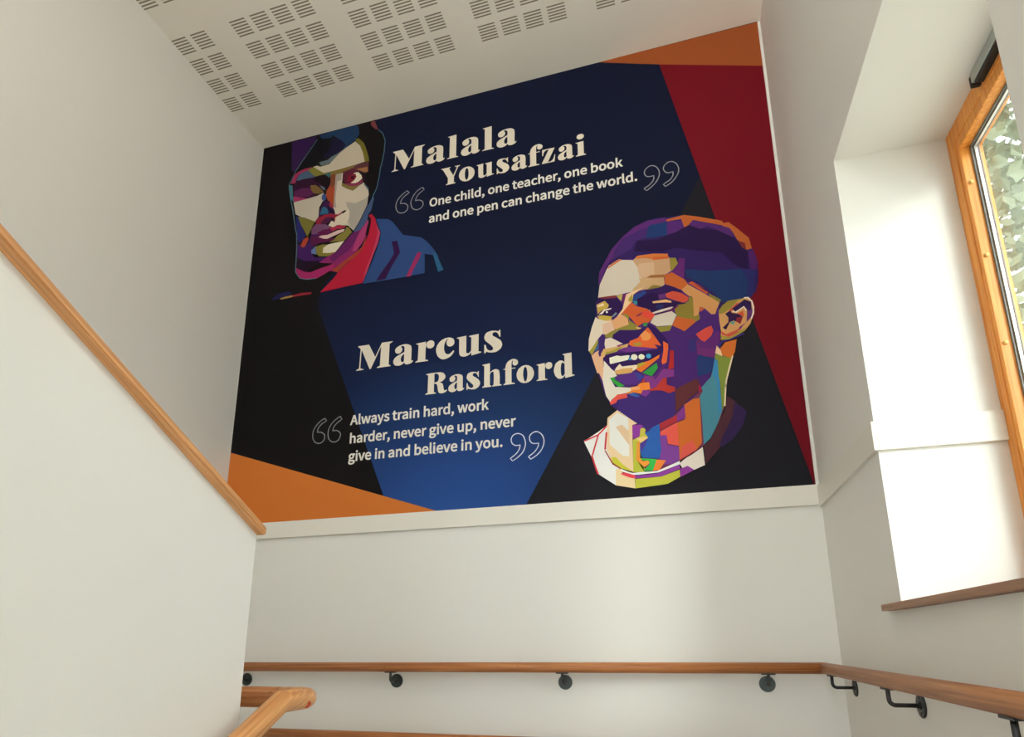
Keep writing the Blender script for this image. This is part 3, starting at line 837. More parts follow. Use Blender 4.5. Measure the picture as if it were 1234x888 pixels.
[[240,206,167],[2367,466,2422,417,2463,382,2438,377,2435,297,2432,169,2431,130,2372,154,2328,195,2302,246,2310,367,2315,429]],
[[232,231,226],[2322,418,2366,452,2419,417,2419,351,2416,212,2382,219,2320,285]],
[[226,196,161],[2355,375,2386,384,2419,347,2419,267]],
[[142,60,157],[2440,378,2479,374,2492,367,2478,341,2473,313,2453,301,2436,313]],
[[186,191,66],[2437,298,2461,303,2454,167,2454,184,2489,142,2485,125,2431,129]],
[[201,191,80],[2477,353,2494,356,2503,345,2498,327,2513,302,2475,277,2438,297,2472,313]],
[[246,201,132],[2456,303,2494,309,2514,302,2475,277]],
[[246,152,62],[2456,282,2472,289,2467,202,2480,181,2506,183,2513,171,2504,160,2486,150,2454,183,2447,193]],
[[60,182,80],[2469,198,2542,187,2548,183,2527,128,2480,131,2512,163,2510,182,2480,185]],
[[240,131,60],[2548,184,2593,176,2557,128,2526,128]],
[[201,196,60],[2325,218,2348,214,2380,174,2430,131,2372,154,2331,187]],
[[241,240,233],[2189,314,2266,359,2311,388,2305,259,2331,179,2368,150,2347,146,2342,68,2261,130,2223,232]],
[[241,211,167],[2345,150,2371,152,2378,128,2436,96,2437,45,2342,68]],
[[191,191,70],[2438,93,2565,95,2654,123,2654,87,2594,56,2562,53,2437,45]],
[[146,66,166],[2436,112,2457,109,2548,113,2655,148,2656,127,2565,96,2456,96,2435,96]],
[[246,241,236],[2370,152,2408,132,2429,124,2458,126,2545,124,2657,167,2656,150,2552,117,2457,113,2429,115,2376,136]],
[[226,71,86],[2368,128,2393,130,2438,112,2441,95,2413,101,2374,120]],
[[142,60,152],[2656,127,2692,139,2722,116,2655,85]],
[[227,217,207],[2655,154,2676,171,2769,231,2773,136,2722,116,2692,139,2667,130]],
[[206,55,66],[2190,319,2262,345,2305,387,2311,381,2266,338,2193,312]],
[[206,55,66],[2267,338,2235,237,2232,233,2245,180,2260,133,2252,130,2238,178,2224,232,2227,239,2260,341]],
[[206,55,66],[2311,351,2300,259,2291,260,2302,352]],
[[160,60,60],[2298,256,2334,181,2371,154,2368,149,2329,178,2292,254]],
[[76,41,51],[2904,477,2934,450,2947,432,2896,322,2853,223,2776,138,2774,236,2789,246,2808,261,2841,328,2885,400]],
[[48,33,76],[2934,444,2959,419,2986,388,2961,314,2911,254,2860,218,2847,227,2864,271,2916,358]],
[[80,20,30],[2655,168,2712,197,2768,233,2771,229,2715,193,2658,164]]]
FACETS={"dark_left":[0,2700,665,2700,537,1369,1075,63,725,170,0,468,0,279],"orange_low":[0,460,1383,0,738,0,0,0],"dark_right":[2868,1758,3090,722,3249,0,1876,0],"red":[2703,2573,3249,2391,3249,0,3244,0,3090,722,2913,1559],"orange_top":[2353,2700,3249,2697,3249,2390,2701,2574]}
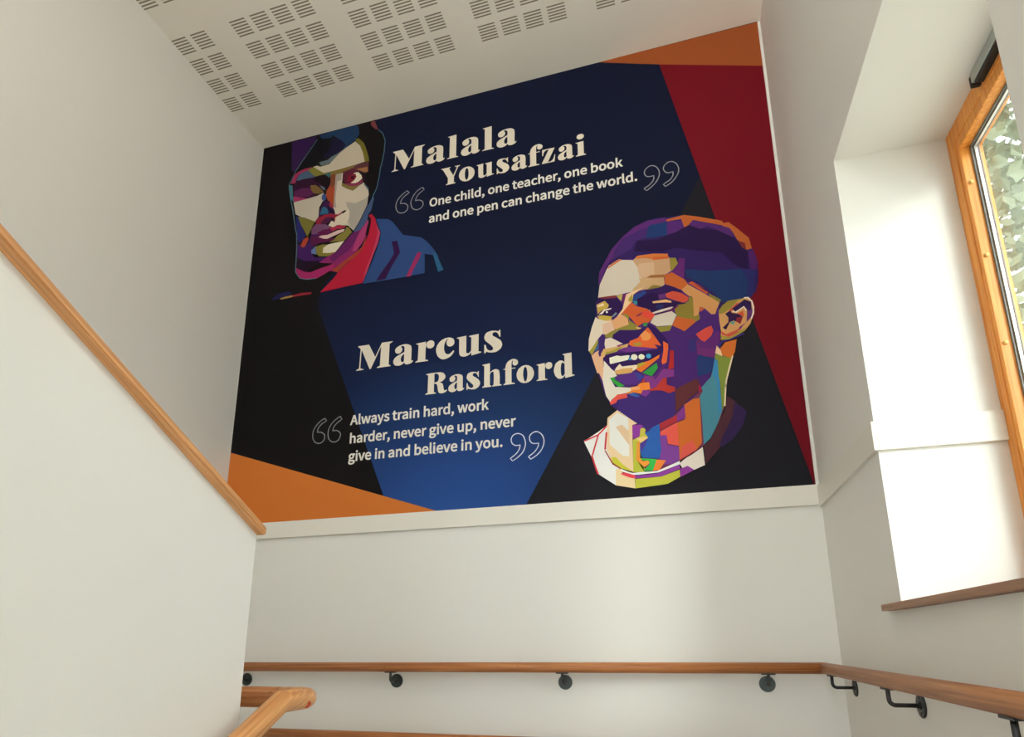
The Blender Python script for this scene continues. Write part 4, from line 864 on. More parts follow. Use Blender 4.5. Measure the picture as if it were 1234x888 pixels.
TITLES={"a1":[[[1006,2254,1006,2258,1023,2266,1025,2273,1027,2388,1011,2403,1011,2407,1081,2407,1126,2325,1165,2407,1233,2407,1233,2403,1215,2394,1215,2266,1227,2258,1227,2254,1140,2254,1140,2258,1159,2266,1161,2385,1101,2254,1093,2254,1034,2380,1032,2273,1034,2266,1053,2258,1053,2254]],[[1256,2339,1255,2343,1254,2347,1255,2351,1256,2355,1260,2359,1264,2363,1269,2366,1275,2369,1282,2372,1290,2374,1298,2375,1306,2376,1313,2377,1320,2376,1327,2376,1334,2374,1340,2372,1346,2369,1351,2366,1355,2362,1357,2358,1359,2354,1360,2348,1360,2339,1361,2326,1360,2309,1360,2292,1360,2280,1361,2273,1361,2271,1362,2270,1363,2269,1365,2269,1368,2270,1370,2271,1372,2271,1372,2266,1370,2264,1368,2261,1365,2258,1362,2256,1357,2254,1352,2252,1347,2251,1342,2250,1337,2250,1331,2251,1327,2252,1323,2254,1320,2256,1318,2260,1317,2263,1316,2266,1314,2263,1310,2260,1306,2256,1302,2254,1297,2252,1291,2250,1285,2249,1279,2249,1273,2249,1267,2251,1261,2253,1256,2256,1253,2260,1249,2265,1247,2270,1246,2275,1246,2280,1247,2286,1249,2292,1252,2297,1257,2301,1262,2305,1268,2308,1275,2312,1285,2316,1296,2321,1307,2326,1315,2329,1315,2334,1316,2342,1316,2350,1315,2356,1313,2360,1310,2364,1307,2366,1304,2367,1301,2368,1297,2368,1294,2367,1292,2366,1293,2363,1296,2360,1299,2355,1300,2351,1300,2347,1300,2342,1298,2337,1296,2333,1293,2330,1289,2327,1285,2325,1280,2324,1276,2324,1271,2324,1267,2326,1263,2328,1260,2330,1258,2333,1257,2336],[1315,2318,1312,2316,1308,2314,1304,2311,1300,2307,1298,2303,1296,2299,1294,2294,1294,2289,1294,2285,1295,2280,1296,2275,1298,2271,1300,2269,1302,2268,1305,2268,1307,2268,1309,2269,1312,2271,1314,2274,1315,2275]],[[1388,2254,1388,2258,1404,2264,1404,2411,1392,2417,1392,2421,1448,2424,1448,2264,1462,2258,1462,2254]],[[1490,2339,1489,2343,1489,2347,1489,2351,1491,2355,1494,2359,1498,2363,1503,2366,1509,2369,1516,2372,1524,2374,1532,2375,1539,2376,1546,2377,1553,2376,1560,2376,1567,2374,1573,2372,1578,2369,1583,2366,1587,2362,1590,2358,1591,2354,1592,2348,1593,2339,1593,2326,1593,2309,1593,2292,1593,2280,1593,2273,1593,2271,1594,2270,1595,2269,1597,2269,1600,2270,1603,2271,1604,2271,1604,2266,1603,2264,1600,2261,1597,2258,1594,2256,1590,2254,1585,2252,1579,2251,1574,2250,1569,2250,1564,2251,1560,2252,1556,2254,1553,2256,1552,2260,1550,2263,1550,2266,1547,2263,1544,2260,1540,2256,1535,2254,1530,2252,1525,2250,1519,2249,1513,2249,1507,2249,1501,2251,1496,2253,1491,2256,1487,2260,1484,2265,1482,2270,1480,2275,1480,2280,1482,2286,1484,2292,1487,2297,1491,2301,1496,2305,1502,2308,1509,2312,1519,2316,1530,2321,1541,2326,1548,2329,1549,2334,1549,2342,1549,2350,1548,2356,1546,2360,1544,2364,1541,2366,1538,2367,1535,2368,1531,2368,1528,2367,1526,2366,1527,2363,1530,2360,1532,2355,1534,2351,1534,2347,1533,2342,1532,2337,1530,2333,1527,2330,1523,2327,1519,2325,1514,2324,1510,2324,1505,2324,1501,2326,1497,2328,1495,2330,1493,2333,1491,2336],[1548,2318,1546,2316,1541,2314,1537,2311,1534,2307,1531,2303,1530,2299,1528,2294,1527,2289,1528,2285,1528,2280,1530,2275,1531,2271,1533,2269,1536,2268,1538,2268,1540,2268,1543,2269,1545,2271,1547,2274,1548,2275]],[[1620,2254,1620,2258,1636,2264,1636,2411,1624,2417,1624,2421,1681,2424,1681,2264,1695,2258,1695,2254]],[[1723,2339,1722,2343,1722,2347,1722,2351,1724,2355,1727,2359,1731,2363,1736,2366,1742,2369,1749,2372,1757,2374,1765,2375,1773,2376,1780,2377,1787,2376,1794,2376,1801,2374,1807,2372,1813,2369,1818,2366,1822,2362,1824,2358,1826,2354,1827,2348,1827,2339,1828,2326,1827,2309,1827,2292,1827,2280,1828,2273,1828,2271,1829,2270,1830,2269,1832,2269,1835,2270,1837,2271,1839,2271,1839,2266,1837,2264,1835,2261,1832,2258,1829,2256,1824,2254,1819,2252,1814,2251,1809,2250,1804,2250,1798,2251,1794,2252,1790,2254,1787,2256,1785,2260,1784,2263,1783,2266,1781,2263,1777,2260,1773,2256,1769,2254,1764,2252,1758,2250,1752,2249,1746,2249,1740,2249,1734,2251,1728,2253,1724,2256,1720,2260,1716,2265,1714,2270,1713,2275,1713,2280,1714,2286,1716,2292,1720,2297,1724,2301,1729,2305,1735,2308,1742,2312,1752,2316,1763,2321,1774,2326,1782,2329,1782,2334,1783,2342,1783,2350,1782,2356,1780,2360,1777,2364,1774,2366,1771,2367,1768,2368,1764,2368,1761,2367,1759,2366,1760,2363,1763,2360,1766,2355,1767,2351,1768,2347,1767,2342,1766,2337,1763,2333,1760,2330,1756,2327,1752,2325,1747,2324,1743,2324,1738,2324,1734,2326,1730,2328,1727,2330,1725,2333,1724,2336],[1782,2318,1779,2316,1775,2314,1771,2311,1767,2307,1765,2303,1763,2299,1761,2294,1761,2289,1761,2285,1762,2280,1763,2275,1765,2271,1767,2269,1769,2268,1772,2268,1774,2268,1776,2269,1779,2271,1781,2274,1782,2275]]],"a2":[[[1385,2064,1385,2069,1397,2074,1397,2113,1362,2181,1352,2185,1352,2190,1413,2190,1413,2186,1403,2181,1432,2125,1456,2179,1442,2186,1442,2190,1476,2190,1476,2186,1464,2180,1437,2117,1437,2074,1448,2069,1448,2064]],[[1572,2113,1571,2118,1571,2123,1569,2128,1568,2133,1566,2137,1563,2142,1560,2146,1557,2150,1553,2153,1549,2156,1545,2159,1540,2161,1536,2163,1531,2164,1526,2165,1521,2165,1516,2165,1511,2164,1506,2163,1501,2161,1497,2159,1492,2156,1488,2153,1485,2150,1481,2146,1478,2142,1476,2137,1474,2133,1472,2128,1471,2123,1470,2118,1470,2113,1470,2108,1471,2103,1472,2098,1474,2093,1476,2088,1478,2084,1481,2080,1485,2076,1488,2073,1492,2070,1497,2067,1501,2065,1506,2063,1511,2062,1516,2061,1521,2061,1526,2061,1531,2062,1536,2063,1540,2065,1545,2067,1549,2070,1553,2073,1557,2076,1560,2080,1563,2084,1566,2088,1568,2093,1569,2098,1571,2103,1571,2108],[1533,2113,1533,2118,1533,2124,1532,2129,1531,2134,1531,2139,1529,2143,1528,2147,1527,2150,1525,2152,1524,2154,1522,2155,1521,2156,1519,2155,1518,2154,1516,2152,1515,2150,1513,2147,1512,2143,1511,2139,1510,2134,1509,2129,1509,2124,1508,2118,1508,2113,1508,2107,1509,2102,1509,2096,1510,2091,1511,2087,1512,2083,1513,2079,1515,2076,1516,2073,1518,2071,1519,2070,1521,2070,1522,2070,1524,2071,1525,2073,1527,2076,1528,2079,1529,2083,1531,2087,1531,2091,1532,2096,1533,2102,1533,2107]],[[1586,2155,1586,2159,1628,2162,1627,2146,1627,2124,1627,2102,1628,2086,1629,2078,1630,2075,1631,2075,1633,2075,1635,2074,1637,2074,1639,2075,1641,2076,1644,2078,1646,2081,1648,2084,1650,2086,1650,2150,1640,2155,1640,2159,1682,2162,1682,2077,1695,2073,1695,2069,1651,2061,1650,2076,1648,2074,1645,2070,1641,2067,1637,2064,1632,2062,1628,2061,1623,2060,1618,2060,1614,2061,1609,2062,1605,2064,1602,2067,1600,2069,1598,2072,1597,2076,1597,2084,1596,2098,1596,2118,1596,2137,1596,2150]],[[1785,2166,1785,2131,1782,2132,1780,2136,1779,2140,1776,2145,1774,2149,1772,2152,1770,2154,1767,2156,1765,2158,1762,2158,1759,2158,1756,2158,1754,2157,1752,2155,1750,2153,1749,2151,1749,2149,1749,2147,1750,2145,1752,2143,1754,2140,1757,2138,1760,2135,1764,2133,1769,2129,1773,2126,1778,2122,1783,2117,1786,2113,1789,2108,1791,2103,1792,2097,1793,2092,1792,2087,1790,2083,1788,2078,1784,2074,1780,2070,1775,2067,1770,2064,1764,2062,1758,2061,1752,2062,1745,2062,1740,2063,1735,2064,1730,2066,1727,2068,1724,2069,1717,2062,1714,2063,1714,2103,1719,2103,1720,2099,1722,2094,1724,2088,1726,2083,1729,2079,1732,2076,1735,2073,1739,2072,1742,2071,1746,2072,1749,2073,1751,2075,1752,2077,1753,2080,1753,2083,1752,2087,1749,2091,1746,2095,1741,2100,1737,2104,1732,2109,1728,2113,1723,2118,1719,2123,1717,2127,1715,2131,1714,2135,1714,2139,1715,2144,1716,2150,1719,2155,1722,2160,1726,2163,1732,2165,1737,2166,1743,2167,1748,2167,1753,2166,1758,2166,1763,2165,1767,2163,1771,2162,1774,2161,1776,2160,1781,2167]],[[1815,2134,1814,2137,1814,2141,1814,2144,1815,2147,1818,2150,1821,2153,1825,2156,1830,2159,1835,2161,1841,2163,1847,2164,1853,2165,1858,2165,1864,2165,1869,2164,1874,2163,1879,2161,1883,2159,1887,2156,1890,2153,1892,2150,1893,2146,1894,2141,1894,2134,1895,2123,1894,2109,1894,2096,1894,2086,1895,2080,1895,2078,1895,2077,1896,2077,1898,2077,1900,2077,1902,2078,1903,2079,1903,2074,1902,2072,1900,2070,1898,2068,1895,2066,1892,2064,1888,2063,1884,2062,1880,2061,1876,2061,1872,2062,1869,2063,1866,2064,1864,2066,1863,2069,1862,2072,1861,2074,1859,2072,1856,2069,1853,2066,1850,2064,1846,2062,1842,2061,1837,2060,1833,2060,1828,2061,1823,2062,1819,2064,1815,2066,1812,2069,1810,2073,1808,2077,1807,2082,1807,2086,1808,2091,1810,2095,1812,2099,1816,2103,1819,2106,1824,2109,1830,2112,1837,2116,1846,2120,1854,2123,1860,2126,1860,2130,1860,2136,1861,2143,1860,2148,1859,2152,1856,2154,1854,2156,1852,2157,1849,2158,1846,2158,1844,2157,1843,2156,1843,2154,1845,2151,1848,2147,1849,2144,1849,2141,1848,2137,1847,2133,1846,2129,1843,2127,1840,2124,1837,2123,1834,2122,1830,2121,1827,2122,1823,2123,1821,2125,1818,2126,1817,2129,1816,2132],[1860,2117,1858,2115,1855,2113,1851,2111,1849,2108,1847,2105,1845,2101,1844,2097,1844,2093,1844,2089,1845,2085,1846,2082,1847,2079,1848,2077,1850,2076,1852,2076,1854,2076,1856,2077,1857,2079,1859,2080,1860,2082]],[[1912,2064,1912,2069,1923,2074,1923,2154,1912,2154,1912,2159,1923,2159,1923,2161,1923,2164,1923,2167,1924,2171,1925,2176,1927,2182,1929,2187,1932,2192,1936,2196,1940,2200,1945,2204,1950,2207,1956,2209,1961,2210,1967,2211,1973,2211,1978,2211,1984,2209,1989,2206,1993,2204,1996,2200,1998,2197,2000,2193,2000,2189,2000,2186,1999,2182,1997,2179,1995,2176,1992,2174,1989,2173,1986,2172,1983,2171,1980,2172,1976,2173,1973,2174,1971,2176,1969,2179,1968,2182,1967,2186,1967,2189,1967,2193,1968,2197,1970,2200,1971,2203,1969,2202,1967,2202,1965,2201,1963,2199,1962,2195,1962,2191,1961,2186,1960,2181,1960,2175,1960,2169,1960,2163,1960,2159,1983,2159,1983,2154,1960,2154,1960,2074,1979,2069,1979,2064]],[[1994,2064,1994,2067,2037,2156,2034,2156,2030,2156,2026,2156,2022,2155,2018,2153,2014,2150,2011,2147,2008,2143,2006,2137,2004,2130,2003,2123,2002,2119,1997,2119,1997,2162,2072,2162,2072,2159,2031,2070,2035,2070,2040,2070,2045,2070,2050,2072,2054,2075,2058,2078,2061,2083,2064,2088,2066,2094,2069,2101,2070,2108,2071,2113,2076,2113,2071,2064]],[[2099,2134,2098,2137,2098,2141,2098,2144,2099,2147,2101,2150,2105,2153,2109,2156,2113,2159,2118,2161,2124,2163,2130,2164,2136,2165,2142,2165,2147,2165,2152,2164,2157,2163,2162,2161,2166,2159,2170,2156,2173,2153,2175,2150,2176,2146,2177,2141,2177,2134,2177,2123,2177,2109,2177,2096,2177,2086,2177,2080,2178,2078,2178,2077,2179,2077,2181,2077,2183,2077,2185,2078,2186,2079,2186,2074,2185,2072,2183,2070,2181,2068,2178,2066,2175,2064,2171,2063,2167,2062,2163,2061,2159,2061,2155,2062,2152,2063,2149,2064,2147,2066,2146,2069,2145,2072,2144,2074,2142,2072,2140,2069,2136,2066,2133,2064,2129,2062,2125,2061,2120,2060,2116,2060,2112,2061,2107,2062,2103,2064,2099,2066,2096,2069,2094,2073,2092,2077,2091,2082,2091,2086,2092,2091,2094,2095,2096,2099,2099,2103,2103,2106,2108,2109,2113,2112,2120,2116,2129,2120,2137,2123,2143,2126,2143,2130,2144,2136,2144,2143,2143,2148,2142,2152,2140,2154,2137,2156,2135,2157,2133,2158,2130,2158,2127,2157,2126,2156,2127,2154,2129,2151,2131,2147,2132,2144,2132,2141,2132,2137,2131,2133,2129,2129,2127,2127,2124,2124,2120,2123,2117,2122,2114,2121,2110,2122,2107,2123,2104,2125,2102,2126,2100,2129,2099,2132],[2143,2117,2141,2115,2138,2113,2135,2111,2132,2108,2130,2105,2129,2101,2128,2097,2127,2093,2127,2089,2128,2085,2129,2082,2130,2079,2132,2077,2133,2076,2135,2076,2137,2076,2139,2077,2141,2079,2142,2080,2143,2082]],[[2198,2064,2198,2069,2210,2074,2210,2152,2198,2156,2198,2159,2245,2162,2245,2074,2257,2069,2257,2064],[2249,2197,2249,2199,2248,2202,2247,2204,2246,2206,2245,2208,2243,2210,2241,2212,2238,2213,2236,2214,2233,2215,2230,2215,2227,2215,2225,2215,2222,2215,2219,2214,2217,2213,2214,2212,2212,2210,2210,2208,2209,2206,2208,2204,2207,2202,2206,2199,2206,2197,2206,2194,2207,2192,2208,2190,2209,2188,2210,2186,2212,2184,2214,2182,2217,2181,2219,2180,2222,2179,2225,2178,2227,2178,2230,2178,2233,2179,2236,2180,2238,2181,2241,2182,2243,2184,2245,2186,2246,2188,2247,2190,2248,2192,2249,2194]]],"b1":[[[837,893,837,898,854,905,856,913,859,1033,842,1048,842,1053,914,1053,959,967,999,1053,1069,1053,1069,1048,1050,1039,1050,905,1062,898,1062,893,974,893,974,898,993,905,995,1030,934,893,926,893,866,1025,864,913,866,905,885,898,885,893]],[[1089,982,1088,986,1088,990,1088,994,1090,998,1093,1002,1097,1006,1103,1010,1109,1013,1115,1016,1123,1018,1131,1020,1139,1021,1146,1021,1154,1021,1161,1020,1167,1018,1173,1016,1179,1013,1184,1010,1188,1006,1191,1002,1192,997,1193,991,1194,982,1194,968,1194,950,1194,933,1194,920,1194,913,1194,911,1195,910,1196,909,1198,909,1201,910,1204,911,1206,911,1206,905,1204,903,1202,901,1199,898,1195,895,1191,893,1186,891,1180,890,1175,889,1170,889,1165,890,1160,891,1156,893,1154,896,1152,899,1151,903,1150,905,1147,903,1144,899,1140,896,1135,893,1130,891,1124,889,1118,888,1113,888,1107,889,1100,890,1095,892,1090,895,1086,899,1083,904,1080,910,1079,915,1079,921,1080,927,1083,932,1086,938,1090,942,1095,946,1101,950,1109,954,1118,958,1130,963,1141,968,1148,971,1149,977,1149,985,1149,993,1148,1000,1147,1004,1144,1008,1141,1010,1138,1012,1134,1012,1131,1012,1127,1011,1126,1010,1127,1007,1129,1003,1132,999,1134,995,1134,990,1133,985,1132,980,1130,976,1127,973,1123,970,1118,967,1114,966,1109,966,1105,967,1100,968,1097,970,1094,972,1092,975,1090,979],[1148,960,1146,958,1142,956,1137,952,1134,949,1131,945,1129,940,1128,935,1127,930,1127,925,1128,920,1130,915,1131,911,1133,909,1136,908,1138,908,1140,908,1143,909,1145,911,1147,914,1148,915]],[[1221,893,1221,898,1236,904,1238,1002,1223,1010,1223,1013,1283,1017,1284,997,1285,1000,1287,1004,1289,1009,1292,1012,1296,1015,1301,1018,1306,1020,1312,1021,1317,1020,1322,1019,1327,1016,1331,1013,1334,1009,1336,1005,1337,1000,1337,995,1337,990,1336,985,1334,981,1331,977,1327,974,1323,972,1318,970,1313,970,1308,971,1303,972,1298,975,1295,977,1292,981,1291,984,1290,989,1290,992,1290,996,1291,999,1291,1003,1292,1005,1291,1002,1289,997,1287,992,1286,987,1285,982,1284,976,1283,971,1283,967,1283,904,1301,898,1301,893]],[[1461,930,1456,938,1452,934,1446,928,1440,923,1434,919,1430,917,1425,917,1421,917,1417,919,1413,921,1409,925,1405,929,1403,934,1401,940,1399,947,1398,954,1398,961,1398,969,1399,977,1401,985,1403,992,1405,998,1409,1003,1412,1008,1415,1011,1418,1013,1421,1014,1424,1015,1426,1015,1424,1014,1421,1011,1419,1008,1417,1005,1415,1001,1414,996,1413,992,1413,987,1414,983,1415,979,1418,975,1421,971,1424,968,1428,966,1433,964,1437,964,1442,964,1447,966,1451,968,1455,971,1458,975,1460,979,1461,984,1461,989,1461,994,1459,999,1457,1005,1454,1010,1449,1013,1444,1017,1438,1019,1432,1021,1425,1022,1418,1022,1410,1021,1403,1020,1395,1017,1388,1014,1381,1011,1375,1006,1369,1000,1363,994,1358,987,1354,980,1352,973,1350,965,1349,958,1349,950,1350,942,1352,933,1355,925,1358,918,1362,911,1367,905,1373,900,1379,895,1385,892,1391,890,1397,889,1404,889,1411,890,1418,892,1426,895,1432,898,1438,901,1443,905,1447,910,1451,914,1454,918,1457,923,1460,927]],[[1477,1008,1477,1013,1534,1017,1534,998,1534,970,1534,941,1534,920,1535,911,1537,907,1539,907,1541,907,1544,906,1547,905,1550,906,1553,908,1556,910,1559,914,1562,918,1564,920,1564,1002,1551,1008,1551,1013,1608,1017,1608,909,1625,904,1625,899,1566,889,1565,908,1562,905,1557,901,1552,896,1546,893,1541,891,1534,889,1528,888,1522,888,1516,889,1510,891,1504,893,1500,897,1497,899,1495,902,1493,908,1492,918,1491,936,1491,961,1491,986,1491,1002]],[[1737,1022,1737,979,1733,980,1731,984,1728,990,1726,996,1723,1001,1720,1005,1717,1008,1714,1010,1710,1012,1707,1013,1702,1013,1699,1012,1695,1011,1693,1009,1691,1007,1690,1004,1689,1001,1690,998,1691,996,1693,993,1695,990,1699,987,1704,984,1710,980,1715,976,1721,971,1728,966,1734,961,1739,955,1743,949,1745,942,1747,935,1748,929,1746,923,1744,916,1741,910,1736,905,1731,901,1724,896,1717,893,1709,890,1701,889,1692,890,1684,890,1677,892,1670,893,1664,895,1659,898,1656,899,1647,890,1642,892,1642,943,1649,943,1651,938,1653,930,1655,923,1658,916,1662,912,1666,908,1671,905,1675,903,1680,902,1685,903,1689,904,1692,907,1693,909,1695,913,1694,917,1693,921,1689,926,1685,932,1679,938,1673,944,1667,950,1660,956,1654,962,1649,967,1646,973,1644,978,1642,983,1642,989,1643,995,1645,1002,1649,1009,1653,1015,1659,1018,1666,1021,1673,1022,1680,1023,1688,1024,1695,1023,1702,1022,1708,1021,1713,1019,1718,1018,1722,1016,1725,1015,1732,1023]]],"b2":[[[1290,684,1290,689,1304,694,1305,802,1292,807,1292,811,1306,812,1325,813,1346,813,1362,813,1373,812,1382,811,1389,809,1395,806,1401,801,1406,795,1409,789,1411,783,1411,777,1408,770,1404,765,1400,760,1394,756,1387,753,1381,751,1376,749,1379,748,1383,747,1387,745,1390,743,1393,740,1395,737,1397,733,1398,728,1399,723,1400,717,1401,711,1402,706,1403,702,1405,700,1407,698,1409,697,1412,697,1417,698,1420,699,1423,700,1423,695,1421,693,1418,690,1414,687,1410,685,1406,683,1400,682,1395,681,1390,681,1385,682,1381,683,1377,684,1373,687,1371,690,1369,694,1368,699,1367,704,1366,710,1365,716,1364,723,1363,728,1362,733,1360,737,1358,740,1355,742,1352,744,1348,745,1345,746,1342,746,1342,694,1355,689,1355,684],[1343,753,1343,805,1346,806,1349,806,1353,807,1356,806,1359,805,1363,803,1366,800,1368,797,1370,794,1371,789,1371,784,1371,780,1371,775,1370,770,1369,765,1367,761,1364,758,1361,756,1357,754,1355,753]],[[1437,755,1437,758,1436,761,1436,765,1438,768,1440,771,1443,774,1447,777,1452,780,1457,782,1463,783,1469,785,1475,786,1480,786,1486,786,1491,785,1496,784,1501,782,1505,780,1509,777,1512,774,1514,770,1515,767,1516,762,1516,755,1516,744,1516,730,1516,716,1516,706,1516,700,1517,698,1517,697,1518,697,1520,697,1522,697,1524,698,1525,699,1525,694,1524,692,1522,690,1520,688,1517,686,1514,684,1510,683,1506,682,1502,681,1498,681,1494,682,1491,683,1488,684,1486,686,1485,689,1484,692,1483,694,1481,692,1479,689,1475,686,1472,684,1468,682,1464,681,1459,680,1455,680,1450,681,1446,682,1441,684,1438,686,1435,689,1432,693,1431,697,1430,702,1430,706,1431,711,1432,715,1435,719,1438,723,1442,726,1446,729,1452,732,1459,736,1468,740,1476,744,1482,746,1482,750,1482,757,1483,764,1482,769,1481,772,1479,775,1476,777,1474,778,1471,779,1469,779,1466,778,1465,777,1466,774,1468,772,1470,768,1471,765,1471,761,1471,757,1469,753,1468,750,1466,747,1462,745,1459,743,1456,742,1452,742,1449,743,1445,744,1443,745,1441,747,1439,749,1438,752],[1482,737,1480,736,1477,734,1474,731,1471,728,1469,725,1468,721,1466,717,1466,714,1466,710,1467,705,1468,702,1469,699,1470,697,1472,696,1474,696,1476,696,1478,697,1479,699,1481,700,1482,702]],[[1611,787,1611,752,1608,753,1606,756,1605,761,1602,766,1600,770,1598,773,1596,775,1593,777,1591,779,1588,779,1585,779,1582,779,1580,778,1578,776,1576,774,1575,772,1575,770,1575,768,1576,766,1577,763,1580,761,1582,758,1586,756,1590,753,1595,750,1599,746,1604,742,1609,738,1612,733,1615,728,1617,723,1619,718,1619,713,1618,708,1616,703,1614,698,1611,694,1606,690,1601,687,1596,684,1590,682,1584,681,1577,681,1571,682,1565,683,1560,684,1556,686,1552,688,1549,689,1543,682,1539,683,1539,723,1545,723,1546,719,1547,714,1549,708,1551,703,1554,699,1558,696,1561,693,1564,692,1568,691,1571,692,1574,693,1577,695,1578,697,1579,700,1579,703,1578,707,1575,711,1571,715,1567,720,1563,724,1558,729,1553,734,1548,739,1545,743,1542,747,1540,751,1539,755,1539,760,1540,765,1542,771,1544,776,1548,781,1552,784,1557,785,1563,787,1568,788,1574,788,1579,787,1584,786,1589,786,1593,784,1597,783,1600,782,1602,781,1607,788]],[[1632,684,1632,689,1643,694,1643,813,1632,818,1632,822,1676,825,1676,769,1678,771,1682,774,1685,777,1690,780,1694,782,1699,784,1704,785,1709,786,1714,785,1718,783,1723,781,1726,778,1729,775,1730,771,1731,766,1732,758,1733,744,1733,725,1733,706,1733,694,1744,689,1744,684,1690,684,1690,689,1698,694,1698,708,1699,728,1699,748,1698,763,1697,770,1696,772,1695,772,1693,773,1691,773,1689,773,1687,772,1685,771,1682,768,1680,765,1678,761,1676,759,1676,694,1685,689,1685,684]],[[1755,684,1755,689,1766,694,1766,775,1755,775,1755,780,1766,780,1766,782,1766,785,1766,788,1767,792,1768,797,1769,803,1772,808,1774,813,1778,817,1782,822,1787,825,1792,828,1797,830,1802,832,1808,833,1813,833,1818,832,1823,830,1828,828,1832,825,1835,822,1837,818,1838,814,1839,810,1839,807,1838,803,1836,800,1834,797,1832,795,1829,794,1826,793,1823,792,1819,793,1816,794,1813,795,1811,797,1809,800,1808,803,1807,807,1807,810,1808,814,1809,818,1810,821,1811,824,1810,824,1808,823,1806,822,1804,820,1803,817,1802,812,1802,807,1801,802,1801,796,1801,790,1801,784,1801,780,1823,780,1823,775,1801,775,1801,694,1819,689,1819,684]],[[1928,733,1928,738,1927,744,1926,749,1924,753,1922,758,1920,763,1917,767,1914,771,1910,774,1906,777,1902,780,1898,782,1893,784,1889,785,1884,786,1879,786,1874,786,1870,785,1865,784,1860,782,1856,780,1852,777,1848,774,1844,771,1841,767,1838,763,1836,758,1834,753,1832,749,1831,744,1830,738,1830,733,1830,728,1831,723,1832,718,1834,713,1836,708,1838,704,1841,700,1844,696,1848,693,1852,689,1856,687,1860,685,1865,683,1870,682,1874,681,1879,681,1884,681,1889,682,1893,683,1898,685,1902,687,1906,689,1910,693,1914,696,1917,700,1920,704,1922,708,1924,713,1926,718,1927,723,1928,728],[1891,733,1891,739,1891,744,1890,750,1889,755,1889,760,1888,764,1886,768,1885,771,1884,773,1882,775,1881,776,1879,777,1878,776,1876,775,1875,773,1873,771,1872,768,1871,764,1870,760,1869,755,1868,750,1868,744,1867,739,1867,733,1867,728,1868,722,1868,717,1869,712,1870,707,1871,703,1872,699,1873,696,1875,693,1876,691,1878,690,1879,690,1881,690,1882,691,1884,693,1885,696,1886,699,1888,703,1889,707,1889,712,1890,717,1891,722,1891,728]],[[1942,684,1942,688,1953,693,1954,771,1944,777,1944,780,1989,783,1989,767,1990,769,1992,772,1993,776,1996,779,1999,781,2003,783,2007,785,2010,786,2014,785,2018,784,2022,782,2025,780,2027,777,2029,773,2030,769,2030,765,2030,761,2029,757,2027,754,2025,751,2022,749,2019,747,2015,746,2011,745,2008,746,2004,747,2000,749,1998,751,1996,754,1995,757,1994,760,1994,763,1994,766,1994,769,1995,771,1996,773,1995,770,1993,767,1992,763,1991,759,1990,755,1989,750,1989,746,1989,743,1989,693,2003,688,2003,684]],[[2089,818,2089,822,2137,825,2137,697,2150,694,2150,689,2100,681,2099,697,2097,695,2095,691,2092,688,2088,685,2085,683,2081,681,2077,680,2073,680,2068,681,2062,683,2057,687,2052,692,2047,699,2043,708,2040,718,2038,728,2039,739,2041,749,2044,759,2047,768,2052,774,2058,779,2064,783,2070,786,2075,786,2080,786,2085,784,2088,783,2092,780,2095,777,2097,775,2098,773,2098,813],[2098,763,2097,765,2094,768,2091,771,2088,773,2086,772,2083,770,2081,767,2079,763,2078,757,2077,749,2076,741,2076,733,2076,725,2076,717,2077,710,2078,704,2080,699,2082,696,2084,694,2087,694,2090,696,2093,699,2096,703,2098,706]]]}
